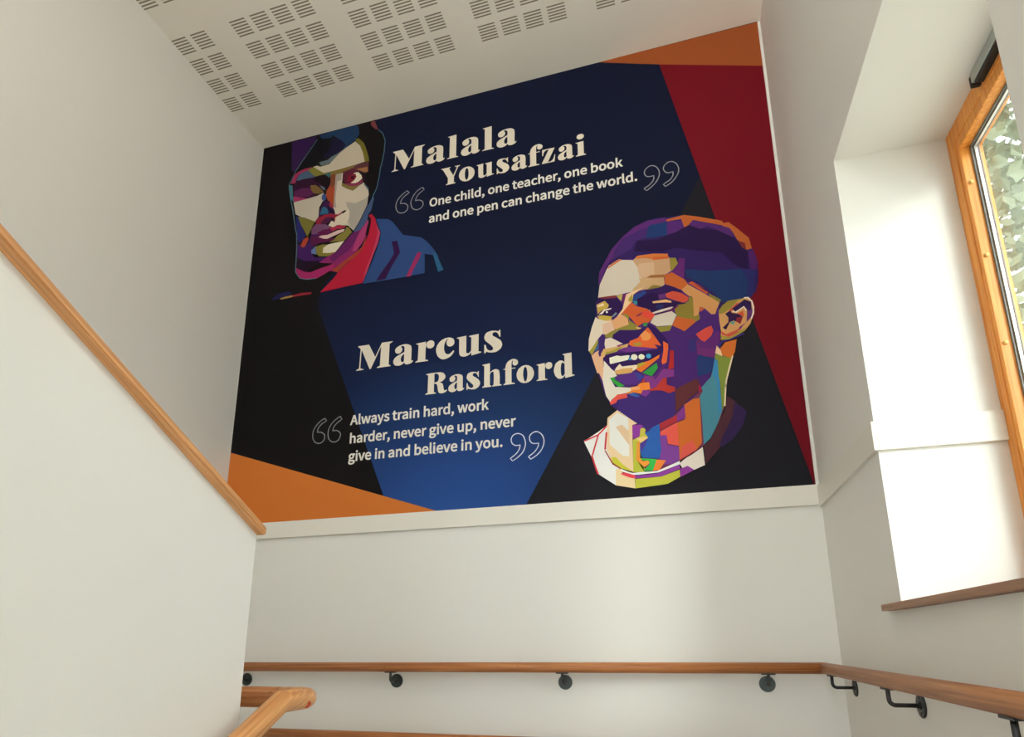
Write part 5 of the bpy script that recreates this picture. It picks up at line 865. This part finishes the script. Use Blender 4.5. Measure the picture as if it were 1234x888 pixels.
QUOTES=[[["O",1276,1933,0.05514],["n",1333,1933,0.05514],["e",1380,1933,0.05514],["c",1440,1933,0.05514],["h",1480,1933,0.05514],["i",1527,1933,0.05514],["l",1548,1933,0.05514],["d",1570,1933,0.05514],[",",1618,1933,0.05514],["o",1657,1933,0.05514],["n",1703,1933,0.05514],["e",1750,1933,0.05514],["t",1811,1933,0.05514],["e",1840,1933,0.05514],["a",1882,1933,0.05514],["c",1926,1933,0.05514],["h",1965,1933,0.05514],["e",2012,1933,0.05514],["r",2055,1933,0.05514],[",",2085,1933,0.05514],["o",2124,1933,0.05514],["n",2171,1933,0.05514],["e",2218,1933,0.05514],["b",2278,1933,0.05514],["o",2326,1933,0.05514],["o",2372,1933,0.05514],["k",2419,1933,0.05514],["a",1275,1819,0.05546],["n",1319,1819,0.05546],["d",1366,1819,0.05546],["o",1432,1819,0.05546],["n",1479,1819,0.05546],["e",1526,1819,0.05546],["p",1587,1819,0.05546],["e",1635,1819,0.05546],["n",1678,1819,0.05546],["c",1743,1819,0.05546],["a",1783,1819,0.05546],["n",1826,1819,0.05546],["c",1891,1819,0.05546],["h",1931,1819,0.05546],["a",1978,1819,0.05546],["n",2022,1819,0.05546],["g",2069,1819,0.05546],["e",2113,1819,0.05546],["t",2173,1819,0.05546],["h",2203,1819,0.05546],["e",2250,1819,0.05546],["w",2310,1819,0.05546],["o",2373,1819,0.05546],["r",2420,1819,0.05546],["l",2450,1819,0.05546],["d",2472,1819,0.05546],[".",2520,1819,0.05546]],[["A",820,553,0.05543],["l",867,553,0.05543],["w",889,553,0.05543],["a",951,553,0.05543],["y",995,553,0.05543],["s",1036,553,0.05543],["t",1089,553,0.05543],["r",1119,553,0.05543],["a",1149,553,0.05543],["i",1192,553,0.05543],["n",1214,553,0.05543],["h",1279,553,0.05543],["a",1326,553,0.05543],["r",1369,553,0.05543],["d",1400,553,0.05543],[",",1448,553,0.05543],["w",1487,553,0.05543],["o",1549,553,0.05543],["r",1596,553,0.05543],["k",1626,553,0.05543],["h",818,440,0.05525],["a",865,440,0.05525],["r",909,440,0.05525],["d",939,440,0.05525],["e",987,440,0.05525],["r",1030,440,0.05525],[",",1060,440,0.05525],["n",1099,440,0.05525],["e",1146,440,0.05525],["v",1189,440,0.05525],["e",1229,440,0.05525],["r",1272,440,0.05525],["g",1319,440,0.05525],["i",1363,440,0.05525],["v",1384,440,0.05525],["e",1425,440,0.05525],["u",1485,440,0.05525],["p",1532,440,0.05525],[",",1580,440,0.05525],["n",1619,440,0.05525],["e",1666,440,0.05525],["v",1709,440,0.05525],["e",1749,440,0.05525],["r",1792,440,0.05525],["g",819,331,0.05567],["i",863,331,0.05567],["v",885,331,0.05567],["e",925,331,0.05567],["i",986,331,0.05567],["n",1007,331,0.05567],["a",1072,331,0.05567],["n",1116,331,0.05567],["d",1164,331,0.05567],["b",1230,331,0.05567],["e",1278,331,0.05567],["l",1321,331,0.05567],["i",1343,331,0.05567],["e",1365,331,0.05567],["v",1408,331,0.05567],["e",1449,331,0.05567],["i",1509,331,0.05567],["n",1531,331,0.05567],["y",1596,331,0.05567],["o",1637,331,0.05567],["u",1684,331,0.05567],[".",1731,331,0.05567]]]
GLYPHS={",":[[87,-323,240,-225,321,-111,349,26,333,122,282,192,204,215,137,201,84,156,66,87,84,18,135,-27,197,-42,167,-44,162,-63,122,-115,27,-175]],".":[[195,-57,261,-40,309,9,326,78,310,149,261,198,195,215,129,198,79,149,63,78,80,9,129,-40]],"A":[[-45,-37,164,-38,263,276,583,276,681,-38,897,-37,524,1065,326,1065],[319,453,354,563,389,677,425,795,422,859,423,795,458,677,493,563,527,454]],"O":[[520,-57,713,-16,865,101,963,282,996,517,963,750,864,929,713,1045,520,1084,326,1045,175,929,76,750,43,517,76,282,174,101,326,-16],[520,134,412,160,329,233,273,354,252,517,273,679,329,796,412,868,520,892,627,868,711,796,766,679,787,517,766,354,711,233,627,160]],"a":[[303,-57,405,-41,499,3,532,32,539,-38,714,-38,714,471,686,647,585,776,415,819,288,802,178,760,64,695,150,539,246,597,318,625,389,635,464,613,500,560,506,513,330,482,174,421,76,327,44,197,77,62,173,-28],[340,124,289,133,258,158,246,204,268,266,362,320,511,350,511,203,459,162,398,133]],"b":[[465,-57,604,-26,723,63,803,205,832,391,811,563,747,698,639,788,493,819,396,803,307,760,282,730,296,809,296,1153,91,1153,91,-38,264,-38,268,20,298,-6,381,-44],[439,129,396,134,341,156,296,188,296,551,348,593,408,625,457,633,552,605,605,524,623,392,597,246,531,158]],"c":[[428,-56,527,-44,620,-7,727,67,629,219,549,159,495,135,443,127,340,157,269,245,243,380,270,515,343,603,447,633,488,627,530,608,602,553,714,697,621,767,538,805,437,818,284,789,154,702,66,563,34,380,64,198,147,59,273,-28]],"d":[[387,-57,486,-41,575,4,597,31,602,-38,777,-38,777,1153,573,1153,573,821,588,748,572,772,493,807,401,819,263,787,145,698,65,559,36,381,59,199,130,61,243,-27],[419,129,326,157,266,240,245,380,271,516,339,603,430,633,477,627,530,605,573,573,573,210,526,167,471,137]],"e":[[435,-56,540,-45,631,-15,737,44,656,196,569,147,512,128,454,122,344,150,269,229,248,312,746,312,755,425,718,627,598,771,414,819,271,787,149,699,66,561,34,380,65,198,151,60,279,-27],[248,479,270,549,336,617,416,639,495,617,547,554,560,479]],"g":[[386,-388,603,-350,756,-241,810,-88,774,39,665,112,508,132,358,132,290,141,267,157,262,178,265,200,277,219,281,223,295,217,340,206,387,203,542,238,660,346,701,503,692,577,666,640,658,634,794,624,794,799,498,799,471,807,430,816,381,818,225,782,104,673,60,510,78,411,120,332,146,305,129,288,91,230,76,158,88,91,119,36,145,14,145,43,94,2,48,-68,32,-150,80,-282,210,-363],[384,367,324,384,280,432,262,508,279,585,323,631,384,647,446,631,490,585,507,508,489,432,444,384],[402,-224,299,-209,240,-173,222,-126,227,-98,247,-65,272,-41,288,-45,326,-48,358,-49,488,-49,562,-57,595,-76,604,-106,584,-157,515,-204]],"h":[[91,-38,296,-38,296,535,350,585,407,619,464,629,524,614,558,566,571,463,571,-38,775,-38,775,485,748,659,656,779,506,819,396,799,303,747,279,710,296,809,296,1153,91,1153]],"i":[[91,-38,296,-38,296,799,91,799],[193,878,256,894,302,938,318,1003,302,1066,255,1110,193,1124,130,1110,86,1066,70,1003,86,939,129,894]],"k":[[91,-38,293,-38,293,186,393,304,599,-38,814,-31,519,451,782,788,565,799,282,420,293,1153,91,1153]],"l":[[259,-56,299,-55,326,-49,382,-35,350,133,297,127,299,126,298,126,296,145,296,1153,91,1153,91,148,106,45,165,-33]],"n":[[91,-38,296,-38,296,535,350,585,407,619,464,629,524,614,558,566,571,463,571,-38,775,-38,775,485,748,659,656,779,506,819,396,799,301,746,271,709,267,799,91,799]],"o":[[424,-57,573,-28,698,59,783,197,815,380,783,563,698,702,573,789,424,819,276,789,151,702,66,563,34,380,66,197,151,59,276,-28],[424,128,333,157,268,244,243,380,268,516,333,603,424,632,516,603,582,516,607,380,582,244,516,157]],"p":[[91,-359,296,-359,296,-62,284,14,305,-12,385,-45,465,-57,604,-26,723,63,803,205,832,391,811,563,747,698,639,788,493,819,394,802,303,758,273,731,266,799,91,799],[440,129,397,134,342,156,296,188,296,551,349,593,408,625,457,633,552,605,605,524,623,392,597,246,531,158]],"r":[[91,-38,296,-38,296,479,345,567,401,614,452,627,472,626,490,623,550,605,590,786,534,809,500,817,461,818,367,796,283,732,265,683,268,799,91,799]],"s":[[329,-56,495,-23,607,74,644,208,602,343,501,426,388,473,311,505,263,537,249,572,258,604,288,631,351,642,402,635,452,613,531,562,639,702,537,771,447,805,348,819,191,787,83,694,47,563,87,437,184,356,293,310,372,277,425,240,442,198,432,162,398,132,331,119,259,129,193,158,97,224,-9,77,107,-1,214,-42]],"t":[[364,-56,420,-52,473,-41,554,-16,509,156,445,132,418,126,399,123,349,136,325,168,317,233,317,619,524,619,524,799,317,799,317,1013,136,1013,122,797,0,790,0,619,113,619,113,232,135,88,218,-21]],"u":[[351,-57,459,-37,552,17,581,59,582,-38,761,-38,761,799,557,799,557,236,503,178,447,142,390,131,331,146,297,194,284,296,284,799,80,799,80,276,106,102,198,-19]],"v":[[266,-38,470,-38,763,798,558,799,405,340,382,265,358,188,343,142,392,142,330,340,178,799,-34,797]],"w":[[220,-38,427,-38,543,398,561,470,578,546,588,591,534,591,544,546,561,472,579,400,696,-38,910,-38,1137,799,934,799,816,330,800,258,785,186,776,147,830,147,783,331,656,799,474,799,347,331,329,259,312,187,303,147,357,147,319,330,197,799,-12,799]],"y":[[145,-366,289,-327,395,-219,461,-78,763,798,559,799,414,350,359,161,408,161,391,208,365,282,341,352,178,799,-34,796,284,-3,271,-45,236,-120,190,-167,132,-184,121,-183,105,-179,50,-160,7,-337,69,-358,104,-364]]}
MARKS=[[[[1123,2089,1140,2069,1131,2061,1119,2054,1109,2048,1101,2041,1094,2034,1089,2027,1085,2018,1083,2008,1081,2003,1085,2003,1094,2002,1103,2000,1111,1997,1119,1993,1126,1987,1130,1980,1134,1973,1135,1965,1134,1956,1132,1948,1128,1940,1121,1935,1114,1930,1105,1927,1097,1927,1088,1928,1079,1930,1072,1934,1065,1939,1060,1945,1055,1955,1050,1965,1047,1975,1046,1983,1046,1991,1046,1999,1048,2009,1051,2021,1056,2032,1062,2042,1070,2052,1080,2061,1094,2072,1109,2081],[1121,2084,1135,2067,1128,2066,1116,2059,1106,2052,1097,2045,1090,2037,1084,2029,1080,2019,1078,2009,1077,2000,1085,1998,1093,1997,1101,1995,1109,1992,1116,1988,1122,1984,1126,1978,1129,1971,1130,1965,1129,1957,1127,1950,1123,1944,1118,1939,1112,1935,1104,1932,1097,1932,1089,1933,1081,1935,1075,1938,1069,1942,1064,1948,1059,1957,1055,1967,1053,1977,1051,1984,1051,1991,1052,1998,1053,2008,1056,2019,1061,2030,1067,2039,1074,2048,1084,2057,1097,2067,1112,2077]],[[1229,2089,1242,2068,1232,2061,1221,2054,1211,2046,1203,2039,1196,2030,1191,2022,1188,2013,1187,2004,1185,2000,1189,2001,1199,2002,1208,2001,1216,1997,1224,1992,1231,1986,1235,1979,1237,1971,1238,1964,1237,1955,1233,1947,1228,1940,1222,1935,1215,1931,1207,1929,1198,1928,1189,1929,1181,1932,1173,1936,1166,1942,1160,1949,1155,1958,1152,1969,1150,1979,1148,1987,1149,1996,1150,2006,1154,2017,1159,2029,1165,2041,1173,2052,1183,2063,1193,2073,1205,2080,1217,2085],[1225,2084,1237,2067,1230,2065,1218,2058,1207,2050,1199,2042,1192,2033,1187,2024,1183,2014,1181,2005,1181,1996,1190,1996,1198,1997,1207,1996,1214,1992,1221,1988,1227,1982,1230,1977,1232,1970,1233,1964,1232,1957,1229,1949,1225,1943,1219,1939,1213,1936,1206,1934,1198,1933,1190,1934,1183,1937,1176,1940,1169,1946,1164,1952,1160,1960,1157,1970,1155,1979,1154,1988,1154,1996,1155,2004,1159,2015,1163,2027,1170,2038,1177,2049,1186,2060,1196,2069,1207,2075,1219,2081]]],[[[2574,1758,2586,1742,2592,1748,2604,1756,2615,1764,2624,1771,2632,1779,2638,1788,2644,1797,2650,1807,2654,1817,2656,1826,2657,1836,2657,1845,2655,1856,2651,1866,2646,1876,2640,1883,2633,1888,2626,1892,2619,1893,2612,1893,2606,1891,2599,1887,2593,1882,2587,1876,2584,1870,2582,1865,2581,1859,2582,1852,2585,1844,2588,1838,2592,1834,2598,1832,2604,1830,2612,1829,2622,1830,2631,1830,2631,1821,2631,1812,2629,1802,2625,1795,2620,1787,2614,1781,2609,1776,2603,1771,2596,1766,2588,1762,2579,1758],[2569,1757,2584,1738,2595,1743,2607,1751,2618,1760,2627,1768,2635,1776,2643,1785,2649,1794,2654,1805,2659,1815,2661,1825,2662,1835,2662,1846,2660,1857,2656,1868,2651,1878,2644,1886,2636,1893,2628,1897,2620,1898,2611,1898,2604,1896,2596,1891,2589,1885,2583,1879,2579,1873,2577,1866,2576,1859,2577,1851,2580,1842,2584,1835,2589,1830,2596,1827,2603,1825,2612,1824,2622,1825,2627,1826,2626,1821,2625,1812,2624,1804,2620,1797,2616,1791,2610,1785,2605,1780,2600,1775,2593,1771,2585,1767,2577,1763]],[[2679,1760,2689,1745,2695,1750,2707,1756,2717,1763,2726,1770,2733,1778,2740,1786,2747,1795,2753,1805,2757,1815,2760,1825,2761,1836,2760,1846,2758,1857,2754,1868,2749,1877,2743,1884,2736,1889,2730,1893,2723,1894,2716,1894,2709,1892,2703,1888,2696,1883,2691,1877,2688,1872,2686,1866,2685,1860,2686,1853,2689,1846,2693,1839,2697,1835,2702,1832,2707,1830,2716,1829,2726,1830,2735,1830,2735,1822,2735,1813,2733,1804,2728,1795,2723,1787,2717,1780,2710,1774,2703,1771,2696,1767,2689,1763,2682,1760],[2674,1758,2686,1741,2697,1745,2709,1751,2721,1758,2729,1766,2737,1774,2745,1783,2751,1793,2757,1803,2762,1813,2765,1824,2766,1836,2766,1847,2763,1858,2759,1870,2754,1880,2747,1887,2739,1894,2731,1898,2723,1899,2715,1899,2707,1897,2700,1892,2693,1886,2687,1880,2683,1874,2681,1867,2680,1860,2681,1852,2685,1843,2689,1836,2693,1831,2699,1827,2706,1824,2716,1824,2726,1825,2731,1826,2730,1822,2729,1814,2728,1805,2724,1798,2719,1790,2713,1783,2707,1779,2700,1775,2694,1772,2687,1768,2680,1764]]],[[[648,616,662,597,652,590,640,584,630,577,622,570,615,563,610,555,607,546,606,537,605,532,609,533,617,532,626,531,634,528,642,523,649,518,654,512,657,504,658,496,657,487,654,478,649,470,642,464,633,459,624,457,615,457,606,459,598,463,590,468,583,475,578,483,574,492,572,501,570,511,570,522,571,533,573,544,577,554,582,563,589,572,596,582,605,591,615,599,626,606,637,612],[645,612,657,596,650,594,638,588,627,582,618,574,611,566,605,557,602,547,601,537,600,529,608,528,617,527,625,526,632,523,639,519,645,514,649,509,652,503,653,496,652,488,649,480,645,473,639,468,631,464,623,462,616,462,608,464,600,467,594,472,587,479,582,486,579,494,577,502,575,511,575,521,576,532,578,542,581,551,586,560,593,569,600,578,609,587,618,595,628,602,640,607]],[[751,617,765,596,756,588,744,580,733,573,725,565,719,558,714,550,711,542,709,533,708,530,713,531,723,532,732,531,741,527,749,522,755,517,759,510,762,503,762,495,760,486,756,477,751,469,745,463,738,459,730,456,722,455,713,456,705,459,697,463,690,469,684,476,679,484,676,493,673,503,673,515,673,527,675,539,680,551,685,563,692,574,700,583,709,592,718,599,729,606,740,613],[748,612,760,595,753,592,741,585,730,577,722,569,714,561,709,552,706,543,704,534,704,526,713,526,722,527,731,526,738,523,746,518,751,513,755,508,757,502,757,495,755,488,752,479,747,472,742,467,736,463,729,461,722,460,714,461,707,463,700,467,693,472,688,479,684,486,681,495,679,504,678,515,678,527,680,538,684,549,690,561,696,571,704,580,712,588,721,595,732,602,743,608]]],[[[1795,261,1805,247,1811,251,1822,257,1832,264,1841,272,1850,280,1857,288,1863,298,1868,308,1871,318,1873,327,1874,336,1873,345,1871,356,1867,367,1862,377,1857,383,1850,388,1842,391,1835,393,1828,393,1821,392,1815,389,1810,385,1805,380,1802,375,1801,368,1800,362,1801,355,1803,348,1807,342,1811,338,1817,334,1823,332,1831,331,1840,332,1849,332,1849,324,1848,316,1845,307,1841,300,1836,292,1830,285,1825,280,1819,275,1813,271,1806,266,1799,261],[1790,259,1803,243,1813,247,1824,253,1835,260,1845,268,1854,276,1862,285,1868,295,1873,306,1876,316,1878,326,1879,336,1878,346,1876,357,1872,369,1867,380,1860,387,1852,392,1844,396,1836,398,1828,398,1820,397,1813,394,1806,389,1801,383,1798,377,1795,369,1795,362,1796,354,1798,346,1802,339,1808,334,1815,329,1822,326,1831,326,1841,326,1845,328,1844,324,1842,317,1840,309,1836,302,1832,295,1826,289,1821,284,1816,279,1810,275,1803,270,1796,266]],[[1894,262,1905,248,1912,253,1925,260,1936,267,1944,275,1952,282,1958,290,1964,299,1968,309,1972,319,1974,329,1975,339,1974,349,1971,359,1967,368,1962,377,1956,383,1949,389,1941,392,1934,393,1927,392,1921,390,1915,387,1909,382,1905,377,1902,372,1901,367,1901,361,1902,354,1905,347,1908,341,1912,338,1916,335,1922,333,1931,332,1941,332,1950,332,1950,324,1949,317,1946,309,1942,302,1937,294,1931,287,1925,281,1918,275,1911,270,1904,265,1897,262],[1889,260,1903,243,1914,248,1927,256,1939,263,1948,271,1956,279,1962,287,1968,297,1973,307,1977,318,1979,329,1980,339,1979,350,1976,361,1972,371,1966,380,1959,387,1951,393,1943,397,1935,399,1926,398,1919,395,1912,391,1905,386,1900,380,1897,374,1896,367,1896,360,1897,352,1900,345,1904,338,1909,333,1914,330,1921,328,1931,327,1941,327,1947,328,1945,325,1944,318,1941,311,1938,304,1933,297,1928,291,1922,285,1915,279,1908,274,1901,270,1895,266]]]]

MU, MV, MY, MT = -2.632, 1.757, YB - 0.0005, 0.003
MW, MH = 3.249, 2.700
K = 1.1
def art_attr_mat(name, rough):
    mt = mat(name, (128, 128, 128), rough, 0.1)
    at = nd(mt, 'ShaderNodeAttribute', attribute_name='ink')
    lk(mt, at.outputs['Color'], bsdf(mt).inputs['Base Color'])
    return mt
PRINT = art_attr_mat('matt_vinyl_print', 0.6)
LETTER = mat('cream_print_ink', (222, 212, 196), 0.55, 0.3)
LETTER_W = mat('white_print_ink', (226, 222, 214), 0.55, 0.3)
LINE_INK = mat('fine_grey_line_ink', (150, 152, 160), 0.55, 0.3)
LINE_INK_PALE = mat('pale_line_ink', (214, 218, 236), 0.55, 0.3)
mural = thing('mural', 'large dark blue printed mural with two faceted portraits and cream lettering', 'mural', (MU, MY, MV))

def flat_polys(name, polys, step, base, k):
    """polygons stacked a hair apart so that later ones cover earlier ones"""
    verts, faces, cols = [], [], []
    for i, (c, p) in enumerate(polys):
        rgb = lin(c)
        n = len(p) // 2
        s = len(verts)
        q = []
        for j in range(n):
            w = (p[2 * j], p[2 * j + 1])
            if not q or w != q[-1]:
                q.append(w)
        if q[0] == q[-1]:
            q.pop()
        for u, v in q:
            verts.append((u / 1000, -(base + step * i), v / 1000))
        area = sum(q[j][0] * q[(j + 1) % len(q)][1] - q[(j + 1) % len(q)][0] * q[j][1] for j in range(len(q)))
        idx = list(range(s, len(verts)))
        faces.append(idx if area > 0 else idx[::-1])
        cols += [tuple(min(x * k, 0.9) for x in rgb)] * len(q)
    me = bpy.data.meshes.new(name)
    me.from_pydata(verts, [], faces)
    ca = me.color_attributes.new('ink', 'FLOAT_COLOR', 'POINT')
    for i, c in enumerate(cols):
        ca.data[i].color = (*c, 1)
    return link(name, me, PRINT, mural)

# base panel with its blue ground, brighter towards the middle of the lower edge as printed
NAVY = mat('navy_to_royal_blue_print', (20, 30, 66), 0.6, 0.1)
tn = nd(NAVY, 'ShaderNodeTexCoord')
mpn = nd(NAVY, 'ShaderNodeMapping')
mpn.inputs['Location'].default_value = (-1.45 / 2.3, 0, 0.12 / 1.7)
mpn.inputs['Scale'].default_value = (1 / 2.3, 0, 1 / 1.7)
ln = nd(NAVY, 'ShaderNodeVectorMath', operation='LENGTH')
rn = nd(NAVY, 'ShaderNodeValToRGB')
els = rn.color_ramp.elements
els[0].position, els[0].color = 0.0, (*lin((44, 84, 156)), 1)
els[1].position, els[1].color = 1.0, (*lin((14, 21, 47)), 1)
for p_, c_ in ((0.2, (36, 70, 136)), (0.4, (27, 52, 100)), (0.62, (17, 30, 66))):
    e = els.new(p_); e.color = (*lin(c_), 1)
lk(NAVY, tn.outputs['Object'], mpn.inputs['Vector'])
lk(NAVY, mpn.outputs['Vector'], ln.inputs[0])
lk(NAVY, ln.outputs['Value'], rn.inputs['Fac'])
lk(NAVY, rn.outputs['Color'], bsdf(NAVY).inputs['Base Color'])
bm = bmesh.new(); box(bm, 0, MW, -MT, 0, 0, MH)
obj('panel', bm, NAVY, mural)
flat_polys('colour_block', [[(15, 13, 15), FACETS['dark_left']], [(28, 27, 34), FACETS['dark_right']], [(108, 11, 27), FACETS['red']], [(198, 112, 48), FACETS['orange_low']], [(148, 76, 38), FACETS['orange_top']]], 0.00004, MT + 0.0001, K)
p1 = flat_polys('portrait', HOODED, 0.00003, MT + 0.0006, K)
p1['label'] = 'faceted portrait of a hooded sitter at the upper left'
p2 = flat_polys('portrait', SMILING, 0.00003, MT + 0.0006, K)
p2['label'] = 'faceted portrait of a smiling sitter at the right'

def lettering(name, contours, mt, depth, bold=0.0):
    cu = bpy.data.curves.new(name, 'CURVE')
    cu.dimensions = '2D'
    cu.fill_mode = 'FRONT'
    for c in contours:
        s = cu.splines.new('POLY')
        n = len(c) // 2
        s.points.add(n - 1)
        for i in range(n):
            s.points[i].co = (c[2 * i] / 1000, c[2 * i + 1] / 1000, 0, 1)
        s.use_cyclic_u = True
    cu.offset = bold
    tmp = bpy.data.objects.new(name, cu)
    COL.objects.link(tmp)
    dg = bpy.context.evaluated_depsgraph_get()
    me = bpy.data.meshes.new_from_object(tmp.evaluated_get(dg))
    COL.objects.unlink(tmp)
    bpy.data.objects.remove(tmp)
    bpy.data.curves.remove(cu)
    me.name = name
    me.materials.clear()
    for v in me.vertices:
        x, y, _ = v.co
        v.co = (x, -depth, y)
    bm = bmesh.new(); bm.from_mesh(me)
    for f in bm.faces:
        f.normal_update()
        if f.normal.y > 0:
            f.normal_flip()
    bm.to_mesh(me); bm.free()
    return link(name, me, mt, mural)
for key in ('a1', 'a2', 'b1', 'b2'):
    lettering('title_lettering', [c for ch in TITLES[key] for c in ch], LETTER, MT + 0.0004)
for q in QUOTES:
    rows = {}
    for ch, u, v, k in q:
        for c in GLYPHS[ch]:
            rows.setdefault(v, []).append([(u if i % 2 == 0 else v) + val * k for i, val in enumerate(c)])
    for cs in rows.values():
        lettering('quote_lettering', cs, LETTER_W, MT + 0.0004)
for i, q in enumerate(MARKS):
    for pair in q:
        lettering('quotation_mark', pair, LINE_INK_PALE if i == 3 else LINE_INK, MT + 0.0004)

# ---------------------------------------------------------------- outside
GRASS = mat('pale_concrete_paving', (205, 197, 180), 0.9, 0.1)
LEAF = mat('grey_green_leaves', (138, 142, 116), 0.6, 0.3)
BARK = mat('grey_bark', (96, 84, 70), 0.9, 0.1)
bm = bmesh.new()
box(bm, XR + 0.45, 40, -40, 40, -2.6, -2.4)
box(bm, -30, XR + 0.45, -40, YREAR - 0.3, -2.6, -2.4)
structure(obj('floor_outside', bm, GRASS))
def tree(loc, h, r, label):
    t = thing('tree', label, 'tree', loc)
    bm = bmesh.new()
    res = bmesh.ops.create_cone(bm, cap_ends=True, segments=10, radius1=0.16, radius2=0.07, depth=h, matrix=Matrix.Translation((0, 0, h / 2)))
    obj('trunk', bm, BARK, t, True)
    me = bpy.data.meshes.new('foliage')
    vs_, fs_ = [], []
    for i in range(9000):
        d = Vector((random.gauss(0, 1), random.gauss(0, 1), random.gauss(0, 1))).normalized() * r * (0.55 + 0.45 * random.random())
        c = Vector((0, 0, h)) + Vector((d.x, d.y, d.z * 1.1))
        a = Vector((random.gauss(0, 1), random.gauss(0, 1), random.gauss(0, 1))).normalized()
        b = a.orthogonal().normalized()
        n = a.cross(b)
        s = random.uniform(0.06, 0.12)
        k = len(vs_)
        for P in (c - b * s, c + n * s * 0.45 + a * s * 0.1, c + b * s, c - n * s * 0.45 + a * s * 0.1):
            vs_.append(P)
        fs_.append((k, k + 1, k + 2, k + 3))
    me.from_pydata(vs_, [], fs_)
    link('foliage', me, LEAF, t)
tree((4.3, 5.3, -2.4), 8.4, 2.3, 'leafy grey green tree outside beyond the window glass')
